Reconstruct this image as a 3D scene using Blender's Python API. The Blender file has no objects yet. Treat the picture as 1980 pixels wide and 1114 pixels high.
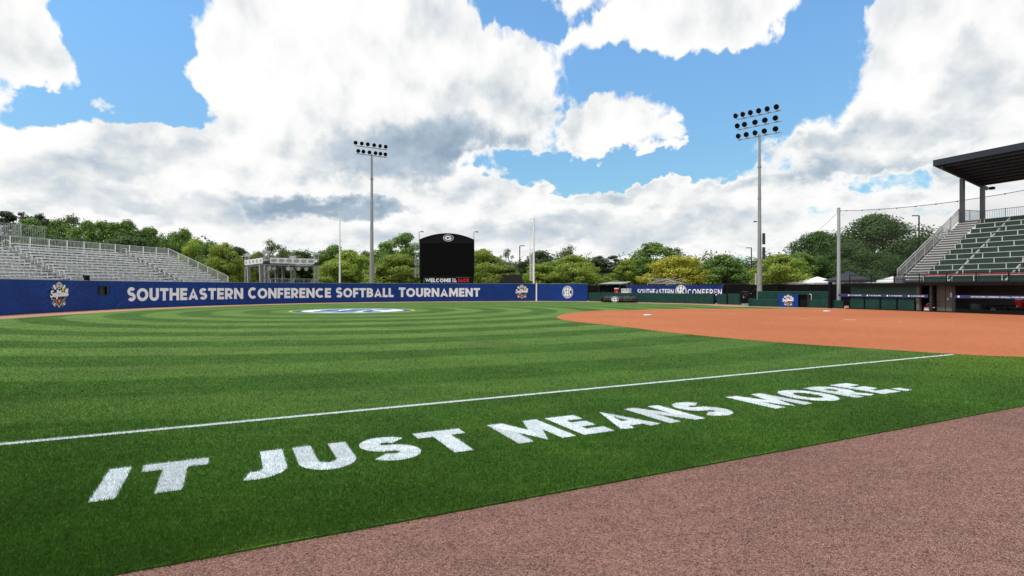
import bpy, bmesh, math, random
import numpy as np
from mathutils import Vector, Matrix

random.seed(7)
rng = np.random.default_rng(11)
scene = bpy.context.scene
col = scene.collection
R = math.radians

# ------------------------------------------------------------------ camera
CAM_H = 1.85
cam_d = bpy.data.cameras.new('camera')
cam_d.sensor_width = 36.0
cam_d.lens = 20.0
cam_d.clip_start = 0.1
cam_d.clip_end = 6000.0
cam = bpy.data.objects.new('camera', cam_d)
col.objects.link(cam)
cam.location = (0, 0, CAM_H)
cam.rotation_euler = (R(90), 0, 0)
scene.camera = cam

# ------------------------------------------------------------------ exposure
vs = scene.view_settings
vs.view_transform = 'Standard'
vs.look = 'None'
vs.exposure = 0.0
vs.gamma = 1.0
vs.use_curve_mapping = False
try:
    scene.cycles.max_bounces = 6
    scene.cycles.transparent_max_bounces = 12
    scene.cycles.caustics_reflective = False
    scene.cycles.caustics_refractive = False
except Exception:
    pass

# ------------------------------------------------------------------ sun
SUN_AZ, SUN_EL = R(-116), R(62)      # compass from +Y, clockwise: high on the left, a little behind the camera
sd = Vector((math.sin(SUN_AZ) * math.cos(SUN_EL), math.cos(SUN_AZ) * math.cos(SUN_EL), math.sin(SUN_EL)))
sun_d = bpy.data.lights.new('sun', 'SUN')
sun_d.energy = 3.0
sun_d.angle = R(1.2)
sun_d.color = (1.0, 0.95, 0.88)
sun = bpy.data.objects.new('sun', sun_d)
col.objects.link(sun)
sun.location = (-20, -20, 60)
sun.rotation_euler = (-sd).to_track_quat('-Z', 'Y').to_euler()

# ------------------------------------------------------------------ sky: Nishita blue with a broken cumulus deck
world = bpy.data.worlds.new('World')
scene.world = world
world.use_nodes = True


class NT:
    """tiny helper around a node tree"""
    def __init__(self, tree):
        self.t = tree
        self.n = tree.nodes
        self.l = tree.links

    def new(self, kind, **kw):
        n = self.n.new(kind)
        for k, v in kw.items():
            setattr(n, k, v)
        return n

    def put(self, sock, v):
        if hasattr(v, 'is_output') or isinstance(v, bpy.types.NodeSocket):
            self.l.new(v, sock)
        else:
            sock.default_value = v

    def m(self, op, a, b=None, c=None, clamp=False):
        n = self.new('ShaderNodeMath', operation=op, use_clamp=clamp)
        self.put(n.inputs[0], a)
        if b is not None:
            self.put(n.inputs[1], b)
        if c is not None:
            self.put(n.inputs[2], c)
        return n.outputs[0]

    def vm(self, op, a, b=None):
        n = self.new('ShaderNodeVectorMath', operation=op)
        self.put(n.inputs[0], a)
        if b is not None:
            if op == 'SCALE':
                self.put(n.inputs['Scale'], b)
            else:
                self.put(n.inputs[1], b)
        return n.outputs['Value'] if op in ('LENGTH', 'DOT_PRODUCT', 'DISTANCE') else n.outputs['Vector']

    def noise(self, vec, scale, detail=4.0, rough=0.5, dist=0.0, color=False, lac=2.0):
        n = self.new('ShaderNodeTexNoise')
        self.put(n.inputs['Vector'], vec)
        n.inputs['Scale'].default_value = scale
        n.inputs['Detail'].default_value = detail
        n.inputs['Roughness'].default_value = rough
        n.inputs['Lacunarity'].default_value = lac
        n.inputs['Distortion'].default_value = dist
        return n.outputs['Color'] if color else n.outputs[0]

    def vor(self, vec, scale, feature='F1', out='Distance', rnd=1.0):
        n = self.new('ShaderNodeTexVoronoi', feature=feature)
        self.put(n.inputs['Vector'], vec)
        n.inputs['Scale'].default_value = scale
        if 'Randomness' in n.inputs:
            n.inputs['Randomness'].default_value = rnd
        return n.outputs[out]

    def ramp(self, v, a, b, lo=0.0, hi=1.0, smooth=True):
        n = self.new('ShaderNodeMapRange', interpolation_type='SMOOTHSTEP' if smooth else 'LINEAR')
        self.put(n.inputs['Value'], v)
        self.put(n.inputs['From Min'], a)
        self.put(n.inputs['From Max'], b)
        self.put(n.inputs['To Min'], lo)
        self.put(n.inputs['To Max'], hi)
        return n.outputs['Result']

    def mix(self, f, a, b, blend='MIX'):
        n = self.new('ShaderNodeMix', data_type='RGBA', blend_type=blend)
        self.put(n.inputs[0], f)
        for s, v in ((n.inputs[6], a), (n.inputs[7], b)):
            if isinstance(v, (tuple, list)):
                v = (v[0], v[1], v[2], 1.0)
            self.put(s, v)
        return n.outputs[2]

    def comb(self, x, y, z):
        n = self.new('ShaderNodeCombineXYZ')
        self.put(n.inputs[0], x); self.put(n.inputs[1], y); self.put(n.inputs[2], z)
        return n.outputs[0]

    def sep(self, v):
        n = self.new('ShaderNodeSeparateXYZ')
        self.put(n.inputs[0], v)
        return n.outputs


def build_sky():
    w = NT(world.node_tree)
    w.n.clear()
    out = w.new('ShaderNodeOutputWorld')
    bg = w.new('ShaderNodeBackground')
    bg.inputs['Strength'].default_value = 0.15
    w.l.new(bg.outputs[0], out.inputs[0])
    sky = w.new('ShaderNodeTexSky', sky_type='NISHITA')
    sky.sun_disc = False
    sky.sun_elevation = SUN_EL
    sky.sun_rotation = SUN_AZ
    sky.altitude = 200
    sky.air_density = 1.0
    sky.dust_density = 0.6
    sky.ozone_density = 2.0
    d = w.vm('NORMALIZE', w.new('ShaderNodeTexCoord').outputs['Generated'])
    x, y, z = w.sep(d)
    az = w.m('MULTIPLY', w.m('ARCTAN2', x, y), 57.2958)
    el = w.m('MULTIPLY', w.m('ARCSINE', z), 57.2958)
    # clouds lie in layers that flatten towards the horizon: v is a stretched elevation
    v = w.m('MULTIPLY', w.m('LOGARITHM', w.m('ADD', w.m('MAXIMUM', el, 0.0), 7.0), math.e), 22.0)
    # noise is read on the sphere of directions so that it has no seam anywhere
    lat = w.m('MULTIPLY', w.m('LOGARITHM', w.m('ADD', w.m('MAXIMUM', z, 0.0), 0.12), math.e), 0.40)
    hl = w.m('MAXIMUM', w.m('SQRT', w.m('ADD', w.m('MULTIPLY', x, x), w.m('MULTIPLY', y, y))), 0.02)
    q = w.comb(w.m('DIVIDE', x, hl), w.m('DIVIDE', y, hl), lat)
    wn1 = w.vm('SUBTRACT', w.noise(q, 5.0, 1, 0.5, color=True), (0.5, 0.5, 0.5))
    wn2 = w.vm('SUBTRACT', w.noise(q, 19.0, 2, 0.6, color=True), (0.5, 0.5, 0.5))
    wx = w.vm('ADD', w.vm('MULTIPLY', wn1, (12.0, 7.0, 0)), w.vm('MULTIPLY', wn2, (4.5, 3.4, 0)))
    wn3 = w.vm('SUBTRACT', w.noise(q, 60.0, 2, 0.6, color=True), (0.5, 0.5, 0.5))
    wx = w.vm('ADD', wx, w.vm('MULTIPLY', wn3, (1.9, 1.6, 0)))
    p = w.vm('ADD', w.comb(az, el, 0.0), wx)

    def field(blobs, start):
        acc = start
        for (a0, e0, ra, re, wt) in blobs:
            n = w.new('ShaderNodeVectorMath', operation='MULTIPLY_ADD')
            w.l.new(p, n.inputs[0])
            n.inputs[1].default_value = (1 / ra, 1 / re, 0)
            n.inputs[2].default_value = (-a0 / ra, -e0 / re, 0)
            dd = n.outputs[0]
            g = w.m('SUBTRACT', 1.15, w.vm('DOT_PRODUCT', dd, dd), clamp=True)
            acc = w.m('MULTIPLY_ADD', g, wt, acc)
        return acc

    def sp(px, py, rx, ry, wt):
        """where a patch of sky stands: compass and height in degrees"""
        a = math.degrees(math.atan2(px - 990, 1100))
        hy = math.hypot(px - 990, 1100)
        e = math.degrees(math.atan2(557 - py, hy))
        a1 = math.degrees(math.atan2(px + rx - 990, 1100)); a2 = math.degrees(math.atan2(px - rx - 990, 1100))
        return (a, e, max(.5, (a1 - a2) / 2), max(.4, math.degrees(math.atan2(ry, hy))), wt)

    # open blue and single clouds
    F = field([sp(*b) for b in (
        (300, 90, 165, 135, -1.3), (260, 200, 260, 60, -.9), (400, 20, 90, 80, -.7), (360, 190, 90, 70, -.5),
        (1245, 190, 230, 175, -1.15), (1500, 110, 200, 140, -1.2), (1180, 325, 260, 45, -.95), (1400, 250, 110, 80, -.6),
        (1000, 4, 150, 40, -.7), (420, 352, 75, 32, -.9), (30, 195, 110, 40, -.6), (1720, 352, 110, 38, -.8),
        (1560, 20, 120, 60, -.9), (1330, 330, 120, 40, -.5),
        (1205, 245, 150, 72, 1.3), (1120, 225, 70, 50, .5), (215, 193, 50, 20, 1.1), (1296, 290, 45, 18, 1.0),
        (1330, 30, 270, 66, 1.35), (40, 80, 130, 90, .7), (110, 150, 60, 30, .5), (700, 150, 360, 200, .8),
        (1800, 180, 300, 220, .75), (250, 320, 330, 100, .9), (900, 420, 900, 70, .5), (1850, 60, 160, 100, .4),
    )], 0.62)
    n1 = w.noise(q, 5.5, 4, 0.58)
    n1b = w.noise(q, 22.0, 6, 0.70)
    tex = w.m('ADD', w.m('MULTIPLY', w.m('SUBTRACT', n1, 0.5), 1.15), w.m('MULTIPLY', w.m('SUBTRACT', n1b, 0.5), 1.15))
    D = w.m('ADD', F, tex)
    alpha = w.ramp(D, 0.20, 0.62)
    thick = w.ramp(D, 0.38, 1.05)
    # billows: the same noise read a little higher up tells which side of a puff looks at the sun
    qu = w.vm('ADD', q, (-0.012, -0.004, 0.030))
    m1 = w.noise(q, 9.0, 5, 0.52)
    m2 = w.noise(qu, 9.0, 5, 0.52)
    rel = w.m('SUBTRACT', m1, m2)
    dark = field([sp(*b) for b in (
        (860, 285, 330, 60, .62), (1000, 190, 170, 90, .25), (640, 385, 190, 26, .85), (1600, 345, 260, 50, .6), (1500, 270, 150, 40, .25),
        (1700, 240, 220, 50, .35), (330, 320, 260, 40, .25), (120, 330, 200, 40, .2), (1900, 150, 120, 60, .35), (1150, 375, 340, 24, .25),
        (1100, 450, 700, 30, .3), (300, 400, 420, 26, .25), (620, 215, 60, 60, .2), (640, 320, 90, 25, .25), (950, 330, 150, 30, .4), (1650, 400, 200, 24, .25),
    )], 0.0)
    big = w.noise(q, 3.2, 2, 0.55)
    lowd = w.ramp(el, 2.0, 14.0, 0.10, 0.0)
    sh = w.m('ADD', dark, w.m('MULTIPLY', w.m('SUBTRACT', big, 0.50), 0.7))
    sh = w.m('ADD', sh, lowd)
    sh = w.m('MULTIPLY', sh, thick)
    bright = w.m('SUBTRACT', w.m('ADD', 0.95, w.m('MULTIPLY', rel, w.ramp(el, 1.0, 12.0, 1.1, 1.8))), sh)
    bright = w.m('MINIMUM', w.m('MAXIMUM', bright, 0.0), 1.0)
    cc = w.new('ShaderNodeValToRGB')
    w.l.new(bright, cc.inputs[0])
    e = cc.color_ramp.elements
    e[0].position = 0.0; e[0].color = (2.0, 2.7, 3.4, 1)
    e[1].position = 1.0; e[1].color = (6.7, 6.7, 6.65, 1)
    k = e.new(0.35); k.color = (3.3, 3.9, 4.5, 1)
    k = e.new(0.62); k.color = (5.0, 5.25, 5.4, 1)
    k = e.new(0.82); k.color = (6.2, 6.25, 6.25, 1)
    blue = w.mix(1.0, sky.outputs[0], w.mix(w.ramp(el, 5.0, 26.0), (0.72, 0.96, 0.94), (1.02, 1.40, 1.50)), 'MULTIPLY')
    c = w.mix(alpha, blue, cc.outputs[0])
    w.l.new(c, bg.inputs[0])
    try:
        world.cycles.sampling_method = 'MANUAL'
        world.cycles.sample_map_resolution = 512
    except Exception:
        pass


build_sky()

# ------------------------------------------------------------------ helpers
def wp(px, py):
    """ground point seen at a pixel of the survey picture (f = 1100 px, eye 1.85 m, level)"""
    Y = 1100 * CAM_H / (py - 557)
    return Vector(((px - 990) / 1100 * Y, Y, 0))


def tag(o, label=None, cat=None, group=None, kind=None):
    if label: o['label'] = label
    if cat: o['category'] = cat
    if group: o['group'] = group
    if kind: o['kind'] = kind
    return o


def thing(name, label, cat, loc=(0, 0, 0), rz=0.0, group=None):
    o = bpy.data.objects.new(name, None)
    o.empty_display_size = 0.2
    col.objects.link(o)
    o.location = loc
    o.rotation_euler = (0, 0, rz)
    return tag(o, label, cat, group)


def obj(name, me, parent=None):
    o = bpy.data.objects.new(name, me)
    col.objects.link(o)
    if parent is not None:
        o.parent = parent
    return o


def dup(o, parent=None):
    c = o.copy()
    col.objects.link(c)
    c.parent = parent
    for ch in list(o.children):
        dup(ch, c)
    return c


class MB:
    """collects faces, builds ONE mesh object"""
    def __init__(self):
        self.v = []
        self.f = []
        self.mi = []
        self.cur = 0

    def add(self, vs_, fs):
        b = len(self.v)
        self.v += [tuple(p) for p in vs_]
        self.f += [tuple(i + b for i in f) for f in fs]
        self.mi += [self.cur] * len(fs)
        return self

    def box(self, x0, x1, y0, y1, z0, z1):
        vs_ = [(x0, y0, z0), (x1, y0, z0), (x1, y1, z0), (x0, y1, z0), (x0, y0, z1), (x1, y0, z1), (x1, y1, z1), (x0, y1, z1)]
        return self.add(vs_, [(0, 3, 2, 1), (4, 5, 6, 7), (0, 1, 5, 4), (1, 2, 6, 5), (2, 3, 7, 6), (3, 0, 4, 7)])

    def bbox(self, x0, x1, y0, y1, z0, z1, b=0.02):
        """box with chamfered vertical and top edges"""
        b = min(b, (x1 - x0) * .45, (y1 - y0) * .45, (z1 - z0) * .45)
        def ring(i, z):
            return [(x0 + i + b, y0 + i, z), (x1 - i - b, y0 + i, z), (x1 - i, y0 + i + b, z), (x1 - i, y1 - i - b, z),
                    (x1 - i - b, y1 - i, z), (x0 + i + b, y1 - i, z), (x0 + i, y1 - i - b, z), (x0 + i, y0 + i + b, z)]
        rs = ring(0, z0) + ring(0, z1 - b) + ring(b * .9, z1)
        fs = [tuple(range(7, -1, -1)), tuple(range(16, 24))]
        for k in (0, 8):
            for i in range(8):
                j = (i + 1) % 8
                fs.append((k + i, k + j, k + 8 + j, k + 8 + i))
        return self.add(rs, fs)

    def tube(self, a, b, r0, r1=None, n=8, caps=True):
        a, b = Vector(a), Vector(b)
        r1 = r0 if r1 is None else r1
        d = (b - a).normalized()
        u = d.orthogonal().normalized()
        w = d.cross(u)
        vs_ = []
        for c, r in ((a, r0), (b, r1)):
            for i in range(n):
                t = 2 * math.pi * i / n
                vs_.append(c + u * (math.cos(t) * r) + w * (math.sin(t) * r))
        fs = [(i, (i + 1) % n, n + (i + 1) % n, n + i) for i in range(n)]
        if caps:
            fs += [tuple(range(n - 1, -1, -1)), tuple(range(n, 2 * n))]
        return self.add(vs_, fs)

    def path(self, pts, r, n=6):
        for a, b in zip(pts[:-1], pts[1:]):
            self.tube(a, b, r, r, n)
        return self

    def bar(self, a, b, w, h):
        """rectangular bar from a to b, w wide across, h high"""
        a, b = Vector(a), Vector(b)
        d = (b - a).normalized()
        up = Vector((0, 0, 1)) if abs(d.z) < .95 else Vector((0, 1, 0))
        s = d.cross(up).normalized()
        up = s.cross(d).normalized()
        vs_ = []
        for c in (a, b):
            for sx, sz in ((-1, -1), (1, -1), (1, 1), (-1, 1)):
                vs_.append(c + s * (sx * w / 2) + up * (sz * h / 2))
        return self.add(vs_, [(0, 3, 2, 1), (4, 5, 6, 7), (0, 1, 5, 4), (1, 2, 6, 5), (2, 3, 7, 6), (3, 0, 4, 7)])

    def lathe(self, prof, c=(0, 0, 0), n=16, axis=None):
        """revolve (r, z) pairs about z (or about axis) through c"""
        c = Vector(c)
        if axis is None:
            u, w, d = Vector((1, 0, 0)), Vector((0, 1, 0)), Vector((0, 0, 1))
        else:
            d = Vector(axis).normalized(); u = d.orthogonal().normalized(); w = d.cross(u)
        vs_, fs = [], []
        for r, z in prof:
            for i in range(n):
                t = 2 * math.pi * i / n
                vs_.append(c + d * z + u * (r * math.cos(t)) + w * (r * math.sin(t)))
        for k in range(len(prof) - 1):
            for i in range(n):
                j = (i + 1) % n
                fs.append((k * n + i, k * n + j, (k + 1) * n + j, (k + 1) * n + i))
        fs.append(tuple(range(n - 1, -1, -1)))
        fs.append(tuple(range((len(prof) - 1) * n, len(prof) * n)))
        return self.add(vs_, fs)

    def poly(self, pts):
        return self.add(pts, [tuple(range(len(pts)))])

    def prism(self, pts, off):
        """extrude polygon pts by vector off"""
        off = Vector(off); n = len(pts)
        p = [Vector(q) for q in pts]
        return self.add(p + [q + off for q in p], [tuple(range(n - 1, -1, -1)), tuple(range(n, 2 * n))] +
                        [(i, (i + 1) % n, n + (i + 1) % n, n + i) for i in range(n)])

    def mesh(self, mats, smooth=False, name='m'):
        me = bpy.data.meshes.new(name)
        me.from_pydata(self.v, [], self.f)
        if not isinstance(mats, (list, tuple)):
            mats = [mats]
        for m in mats:
            me.materials.append(m)
        if len(mats) > 1:
            me.polygons.foreach_set('material_index', self.mi)
        if smooth:
            me.polygons.foreach_set('use_smooth', [True] * len(self.f))
            try:
                me.set_sharp_from_angle(angle=R(40))
            except Exception:
                pass
        me.update()
        return me

    def build(self, name, mats, parent=None, smooth=False):
        return obj(name, self.mesh(mats, smooth, name), parent)


# ------------------------------------------------------------------ materials
MATS = {}


def base_mat(name):
    m = bpy.data.materials.new(name)
    m.use_nodes = True
    t = NT(m.node_tree)
    b = t.n['Principled BSDF']
    return m, t, b


def mat(name, rgb, rough=0.6, metal=0.0, var=0.12, scale=3.0, bump=0.0, bscale=40.0, spec=0.4, dirt=0.0, streak=False):
    """plain surface with uneven tone, some grime and fine relief"""
    if name in MATS:
        return MATS[name]
    m, t, b = base_mat(name)
    tc = t.new('ShaderNodeTexCoord')
    ob = tc.outputs['Object']
    vec = ob
    if streak:
        vec = t.vm('MULTIPLY', ob, (1.0, 1.0, 0.12))
    n = t.noise(vec, scale, 5, 0.6)
    f = t.ramp(n, 0.3, 0.7, 1 - var, 1 + var, smooth=False)
    c = t.mix(1.0, rgb, t.comb(f, f, f), 'MULTIPLY')
    if dirt:
        dn = t.noise(ob, scale * 2.3, 6, 0.7)
        c = t.mix(t.ramp(dn, 0.52, 0.75, 0.0, dirt), c, (0.10, 0.09, 0.075))
    t.l.new(c, b.inputs['Base Color'])
    rr = t.ramp(t.noise(ob, scale * 4, 3, 0.5), 0.3, 0.7, max(.05, rough - .1), min(1, rough + .1))
    t.l.new(rr, b.inputs['Roughness'])
    b.inputs['Metallic'].default_value = metal
    b.inputs['Specular IOR Level'].default_value = spec
    if bump:
        bp = t.new('ShaderNodeBump')
        bp.inputs['Strength'].default_value = bump
        bp.inputs['Distance'].default_value = 0.02
        t.l.new(t.noise(ob, bscale, 4, 0.6), bp.inputs['Height'])
        t.l.new(bp.outputs[0], b.inputs['Normal'])
    MATS[name] = m
    return m


def vinyl(name, rgb, rgb2=None, crease=0.5):
    """stretched vinyl banner: slight tone drift, long slanted creases"""
    if name in MATS:
        return MATS[name]
    m, t, b = base_mat(name)
    geo = t.new('ShaderNodeNewGeometry')
    pos = geo.outputs['Position']
    n = t.noise(pos, 0.35, 3, 0.5)
    c = t.mix(t.ramp(n, 0.35, 0.65), rgb, rgb2 or rgb)
    f = t.ramp(t.noise(pos, 5.0, 4, 0.6), 0.3, 0.7, 0.9, 1.1)
    c = t.mix(1.0, c, t.comb(f, f, f), 'MULTIPLY')
    t.l.new(c, b.inputs['Base Color'])
    b.inputs['Roughness'].default_value = 0.48
    b.inputs['Specular IOR Level'].default_value = 0.22
    s = t.sep(pos)
    # creases lean: they run up and along, bunching here and there
    al = t.m('ADD', t.m('MULTIPLY', s[0], 0.9), t.m('MULTIPLY', s[1], 0.45))
    ph = t.m('SUBTRACT', al, t.m('MULTIPLY', s[2], 0.62))
    ph2 = t.m('ADD', al, t.m('MULTIPLY', s[2], 0.9))
    k1 = t.noise(t.comb(t.m('MULTIPLY', ph, 2.2), t.m('MULTIPLY', s[2], .25), 0.0), 1.0, 2, 0.5)
    k2 = t.noise(t.comb(t.m('MULTIPLY', ph2, 1.7), t.m('MULTIPLY', s[2], .2), 3.0), 1.0, 2, 0.5)
    r1 = t.m('SUBTRACT', 1.0, t.m('MULTIPLY', t.m('ABSOLUTE', t.m('SUBTRACT', k1, 0.5)), 9.0), clamp=True)
    r2 = t.m('SUBTRACT', 1.0, t.m('MULTIPLY', t.m('ABSOLUTE', t.m('SUBTRACT', k2, 0.5)), 9.0), clamp=True)
    msk = t.ramp(t.noise(pos, 0.30, 2, 0.5), 0.45, 0.62)
    hgt = t.m('MULTIPLY', t.m('ADD', t.m('MULTIPLY', r1, msk), t.m('MULTIPLY', r2, t.m('SUBTRACT', 1.0, msk))), msk)
    hgt = t.m('ADD', hgt, t.m('MULTIPLY', t.noise(pos, 1.6, 3, 0.6), 1.2))
    bp = t.new('ShaderNodeBump')
    bp.inputs['Strength'].default_value = crease
    bp.inputs['Distance'].default_value = 0.05
    t.l.new(hgt, bp.inputs['Height'])
    t.l.new(bp.outputs[0], b.inputs['Normal'])
    MATS[name] = m
    return m


LOGO_C = (-12.8, 46.0)      # painted logo in centre field, the mower's circles run round it
UX, UY = 0.8958, 0.4443     # along the left foul line, towards home plate
VX, VY = -0.4443, 0.8958    # across it, into the field
U = Vector((UX, UY, 0)); V = Vector((VX, VY, 0))


def turf_color(t, pos):
    """mown turf: light and dark sheen of leaning blades put into the colour in rings, a darker foul strip, patchy growth"""
    s = t.sep(pos)
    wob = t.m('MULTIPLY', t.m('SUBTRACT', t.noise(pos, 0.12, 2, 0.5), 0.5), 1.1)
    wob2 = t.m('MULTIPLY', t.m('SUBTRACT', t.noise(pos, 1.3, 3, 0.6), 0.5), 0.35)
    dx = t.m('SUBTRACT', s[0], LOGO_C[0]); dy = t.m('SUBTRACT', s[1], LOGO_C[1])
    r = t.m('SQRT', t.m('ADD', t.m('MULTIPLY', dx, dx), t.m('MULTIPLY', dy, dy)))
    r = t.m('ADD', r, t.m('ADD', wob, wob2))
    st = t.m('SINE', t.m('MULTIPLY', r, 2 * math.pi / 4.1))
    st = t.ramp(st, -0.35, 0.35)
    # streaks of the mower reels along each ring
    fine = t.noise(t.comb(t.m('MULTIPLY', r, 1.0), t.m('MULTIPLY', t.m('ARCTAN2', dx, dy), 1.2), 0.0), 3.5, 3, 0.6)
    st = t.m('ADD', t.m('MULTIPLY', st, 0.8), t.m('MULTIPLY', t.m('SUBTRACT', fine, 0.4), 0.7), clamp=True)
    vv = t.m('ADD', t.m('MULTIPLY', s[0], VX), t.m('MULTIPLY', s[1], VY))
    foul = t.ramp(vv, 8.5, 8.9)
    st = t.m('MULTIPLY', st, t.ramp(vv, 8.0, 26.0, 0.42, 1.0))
    c = t.mix(st, (0.034, 0.098, 0.0085), (0.102, 0.186, 0.036))  # mow stripes: how leaning blades catch the light, put into the base colour
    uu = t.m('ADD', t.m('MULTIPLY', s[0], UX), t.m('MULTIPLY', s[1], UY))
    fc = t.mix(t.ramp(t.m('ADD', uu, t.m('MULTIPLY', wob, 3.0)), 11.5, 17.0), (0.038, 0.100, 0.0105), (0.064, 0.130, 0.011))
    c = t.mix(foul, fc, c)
    pat = t.noise(pos, 0.45, 4, 0.6)
    g = t.ramp(pat, 0.3, 0.7, 0.84, 1.16)
    c = t.mix(1.0, c, t.comb(g, g, g), 'MULTIPLY')
    sp_ = t.ramp(t.noise(pos, 26.0, 2, 0.7), 0.32, 0.68, 0.70, 1.30)
    c = t.mix(1.0, c, t.comb(sp_, sp_, sp_), 'MULTIPLY')
    yel = t.ramp(t.noise(pos, 0.9, 5, 0.65), 0.48, 0.78, 0.0, 0.45)
    c = t.mix(yel, c, (0.085, 0.140, 0.020))
    return c


def make_turf_mats():
    m, t, b = base_mat('turf')
    pos = t.new('ShaderNodeNewGeometry').outputs['Position']
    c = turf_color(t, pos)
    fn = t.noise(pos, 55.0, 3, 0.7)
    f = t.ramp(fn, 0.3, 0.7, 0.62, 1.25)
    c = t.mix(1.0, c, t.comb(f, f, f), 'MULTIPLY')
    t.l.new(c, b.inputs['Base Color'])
    b.inputs['Roughness'].default_value = 0.8
    b.inputs['Specular IOR Level'].default_value = 0.12
    bp = t.new('ShaderNodeBump')
    bp.inputs['Strength'].default_value = 0.6
    bp.inputs['Distance'].default_value = 0.02
    t.l.new(t.noise(pos, 38.0, 3, 0.7), bp.inputs['Height'])
    t.l.new(bp.outputs[0], b.inputs['Normal'])
    MATS['turf'] = m
    m, t, b = base_mat('grass_blade')
    geo = t.new('ShaderNodeNewGeometry')
    pos = geo.outputs['Position']
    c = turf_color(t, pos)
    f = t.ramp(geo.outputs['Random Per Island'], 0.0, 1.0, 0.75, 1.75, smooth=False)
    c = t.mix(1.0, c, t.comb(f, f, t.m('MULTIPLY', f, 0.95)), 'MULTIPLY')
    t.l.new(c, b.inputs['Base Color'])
    b.inputs['Roughness'].default_value = 0.55
    b.inputs['Specular IOR Level'].default_value = 0.25
    tr = t.new('ShaderNodeBsdfTranslucent')
    t.l.new(c, tr.inputs[0])
    mx = t.new('ShaderNodeMixShader')
    mx.inputs[0].default_value = 0.35
    t.l.new(b.outputs[0], mx.inputs[1]); t.l.new(tr.outputs[0], mx.inputs[2])
    t.l.new(mx.outputs[0], t.n['Material Output'].inputs[0])
    MATS['blade'] = m
    m, t, b = base_mat('field_paint')
    geo = t.new('ShaderNodeNewGeometry')
    n = t.noise(geo.outputs['Position'], 60.0, 4, 0.7)
    f = t.ramp(geo.outputs['Random Per Island'], 0.0, 1.0, 0.70, 1.0, smooth=False)
    c = t.mix(t.ramp(n, 0.62, 0.80, 0.0, 0.35), (0.62, 0.70, 0.74), (0.20, 0.30, 0.20))
    c = t.mix(1.0, c, t.comb(f, f, f), 'MULTIPLY')
    t.l.new(c, b.inputs['Base Color'])
    b.inputs['Roughness'].default_value = 0.8
    MATS['paint'] = m


def soil(name, a, bcol, gscale, bump, dark=(0.5, 1.35), big=0.25, spot=0.0, rough=0.9):
    m, t, b = base_mat(name)
    pos = t.new('ShaderNodeNewGeometry').outputs['Position']
    n = t.noise(pos, big, 5, 0.6)
    c = t.mix(t.ramp(n, 0.3, 0.7), a, bcol)
    vd = t.vor(pos, gscale, out='Color')
    g = t.ramp(t.sep(vd)[0], 0.0, 1.0, dark[0], dark[1], smooth=False)
    c = t.mix(1.0, c, t.comb(g, g, g), 'MULTIPLY')
    v2 = t.ramp(t.sep(t.vor(pos, gscale * .36, out='Color'))[1], 0.0, 1.0, 1 - (1 - dark[0]) * .26, 1 + (dark[1] - 1) * .26, smooth=False)
    c = t.mix(1.0, c, t.comb(v2, v2, v2), 'MULTIPLY')
    mo = t.ramp(t.noise(t.vm('MULTIPLY', pos, (1.0, 1.6, 1.0)), 3.2, 5, 0.7), 0.3, 0.7, .88, 1.12)
    c = t.mix(1.0, c, t.comb(mo, mo, mo), 'MULTIPLY')
    if spot:
        sn = t.noise(pos, 1.1, 4, 0.7)
        c = t.mix(t.ramp(sn, 0.60, 0.75, 0.0, spot), c, (a[0] * 1.35, a[1] * 1.4, a[2] * 1.5))
    t.l.new(c, b.inputs['Base Color'])
    b.inputs['Roughness'].default_value = rough
    b.inputs['Specular IOR Level'].default_value = 0.15
    bp = t.new('ShaderNodeBump')
    bp.inputs['Strength'].default_value = bump
    bp.inputs['Distance'].default_value = 0.012
    h = t.m('ADD', t.vor(pos, gscale), t.m('MULTIPLY', t.noise(pos, gscale * .12, 4, 0.6), 1.5))
    t.l.new(h, bp.inputs['Height'])
    t.l.new(bp.outputs[0], b.inputs['Normal'])
    MATS[name] = m
    return m


make_turf_mats()
soil('crushed_brick', (0.212, 0.114, 0.093), (0.172, 0.094, 0.080), 105.0, 1.0, dark=(0.35, 1.75), spot=0.30, big=0.5)
soil('infield_clay', (0.385, 0.130, 0.053), (0.335, 0.106, 0.043), 30.0, 0.25, dark=(0.86, 1.14), big=0.12, spot=0.35)
soil('track_clay', (0.34, 0.190, 0.140), (0.40, 0.235, 0.170), 30.0, 0.3, dark=(0.8, 1.2), spot=0.3)
soil('far_ground', (0.060, 0.080, 0.030), (0.105, 0.095, 0.060), 3.0, 0.3, dark=(0.8, 1.2), big=0.03)

ALU = mat('aluminium', (0.68, 0.69, 0.70), 0.45, 0.25, 0.10, 0.8, dirt=0.12)
GALV = mat('galvanised_steel', (0.42, 0.44, 0.45), 0.5, 0.4, 0.15, 2.0, dirt=0.1)
RAIL = mat('rail_grey', (0.50, 0.51, 0.51), 0.5, 0.3, 0.1, 2.0)
CONC = mat('pole_concrete', (0.29, 0.29, 0.27), 0.8, 0.0, 0.18, 1.2, bump=0.2, dirt=0.25, streak=True)
STEEL = mat('pole_steel', (0.31, 0.32, 0.32), 0.45, 0.5, 0.12, 1.0, dirt=0.2, streak=True)
WHITE = mat('white_paint', (0.78, 0.79, 0.80), 0.45, 0.0, 0.05, 2.0, dirt=0.06)
PRINT = mat('white_print', (0.80, 0.83, 0.90), 0.5, 0.0, 0.04, 1.0)
BLACK = mat('black_paint', (0.006, 0.006, 0.007), 0.6, 0.0, 0.3, 2.0, spec=0.12)
SCREEN = mat('led_screen', (0.004, 0.004, 0.005), 0.8, 0.0, 0.15, 4.0, spec=0.06)
DARK = mat('dark_steel', (0.030, 0.032, 0.036), 0.45, 0.3, 0.2, 2.0)
NAVY = mat('navy_roof', (0.020, 0.026, 0.042), 0.5, 0.1, 0.2, 0.6)
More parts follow.
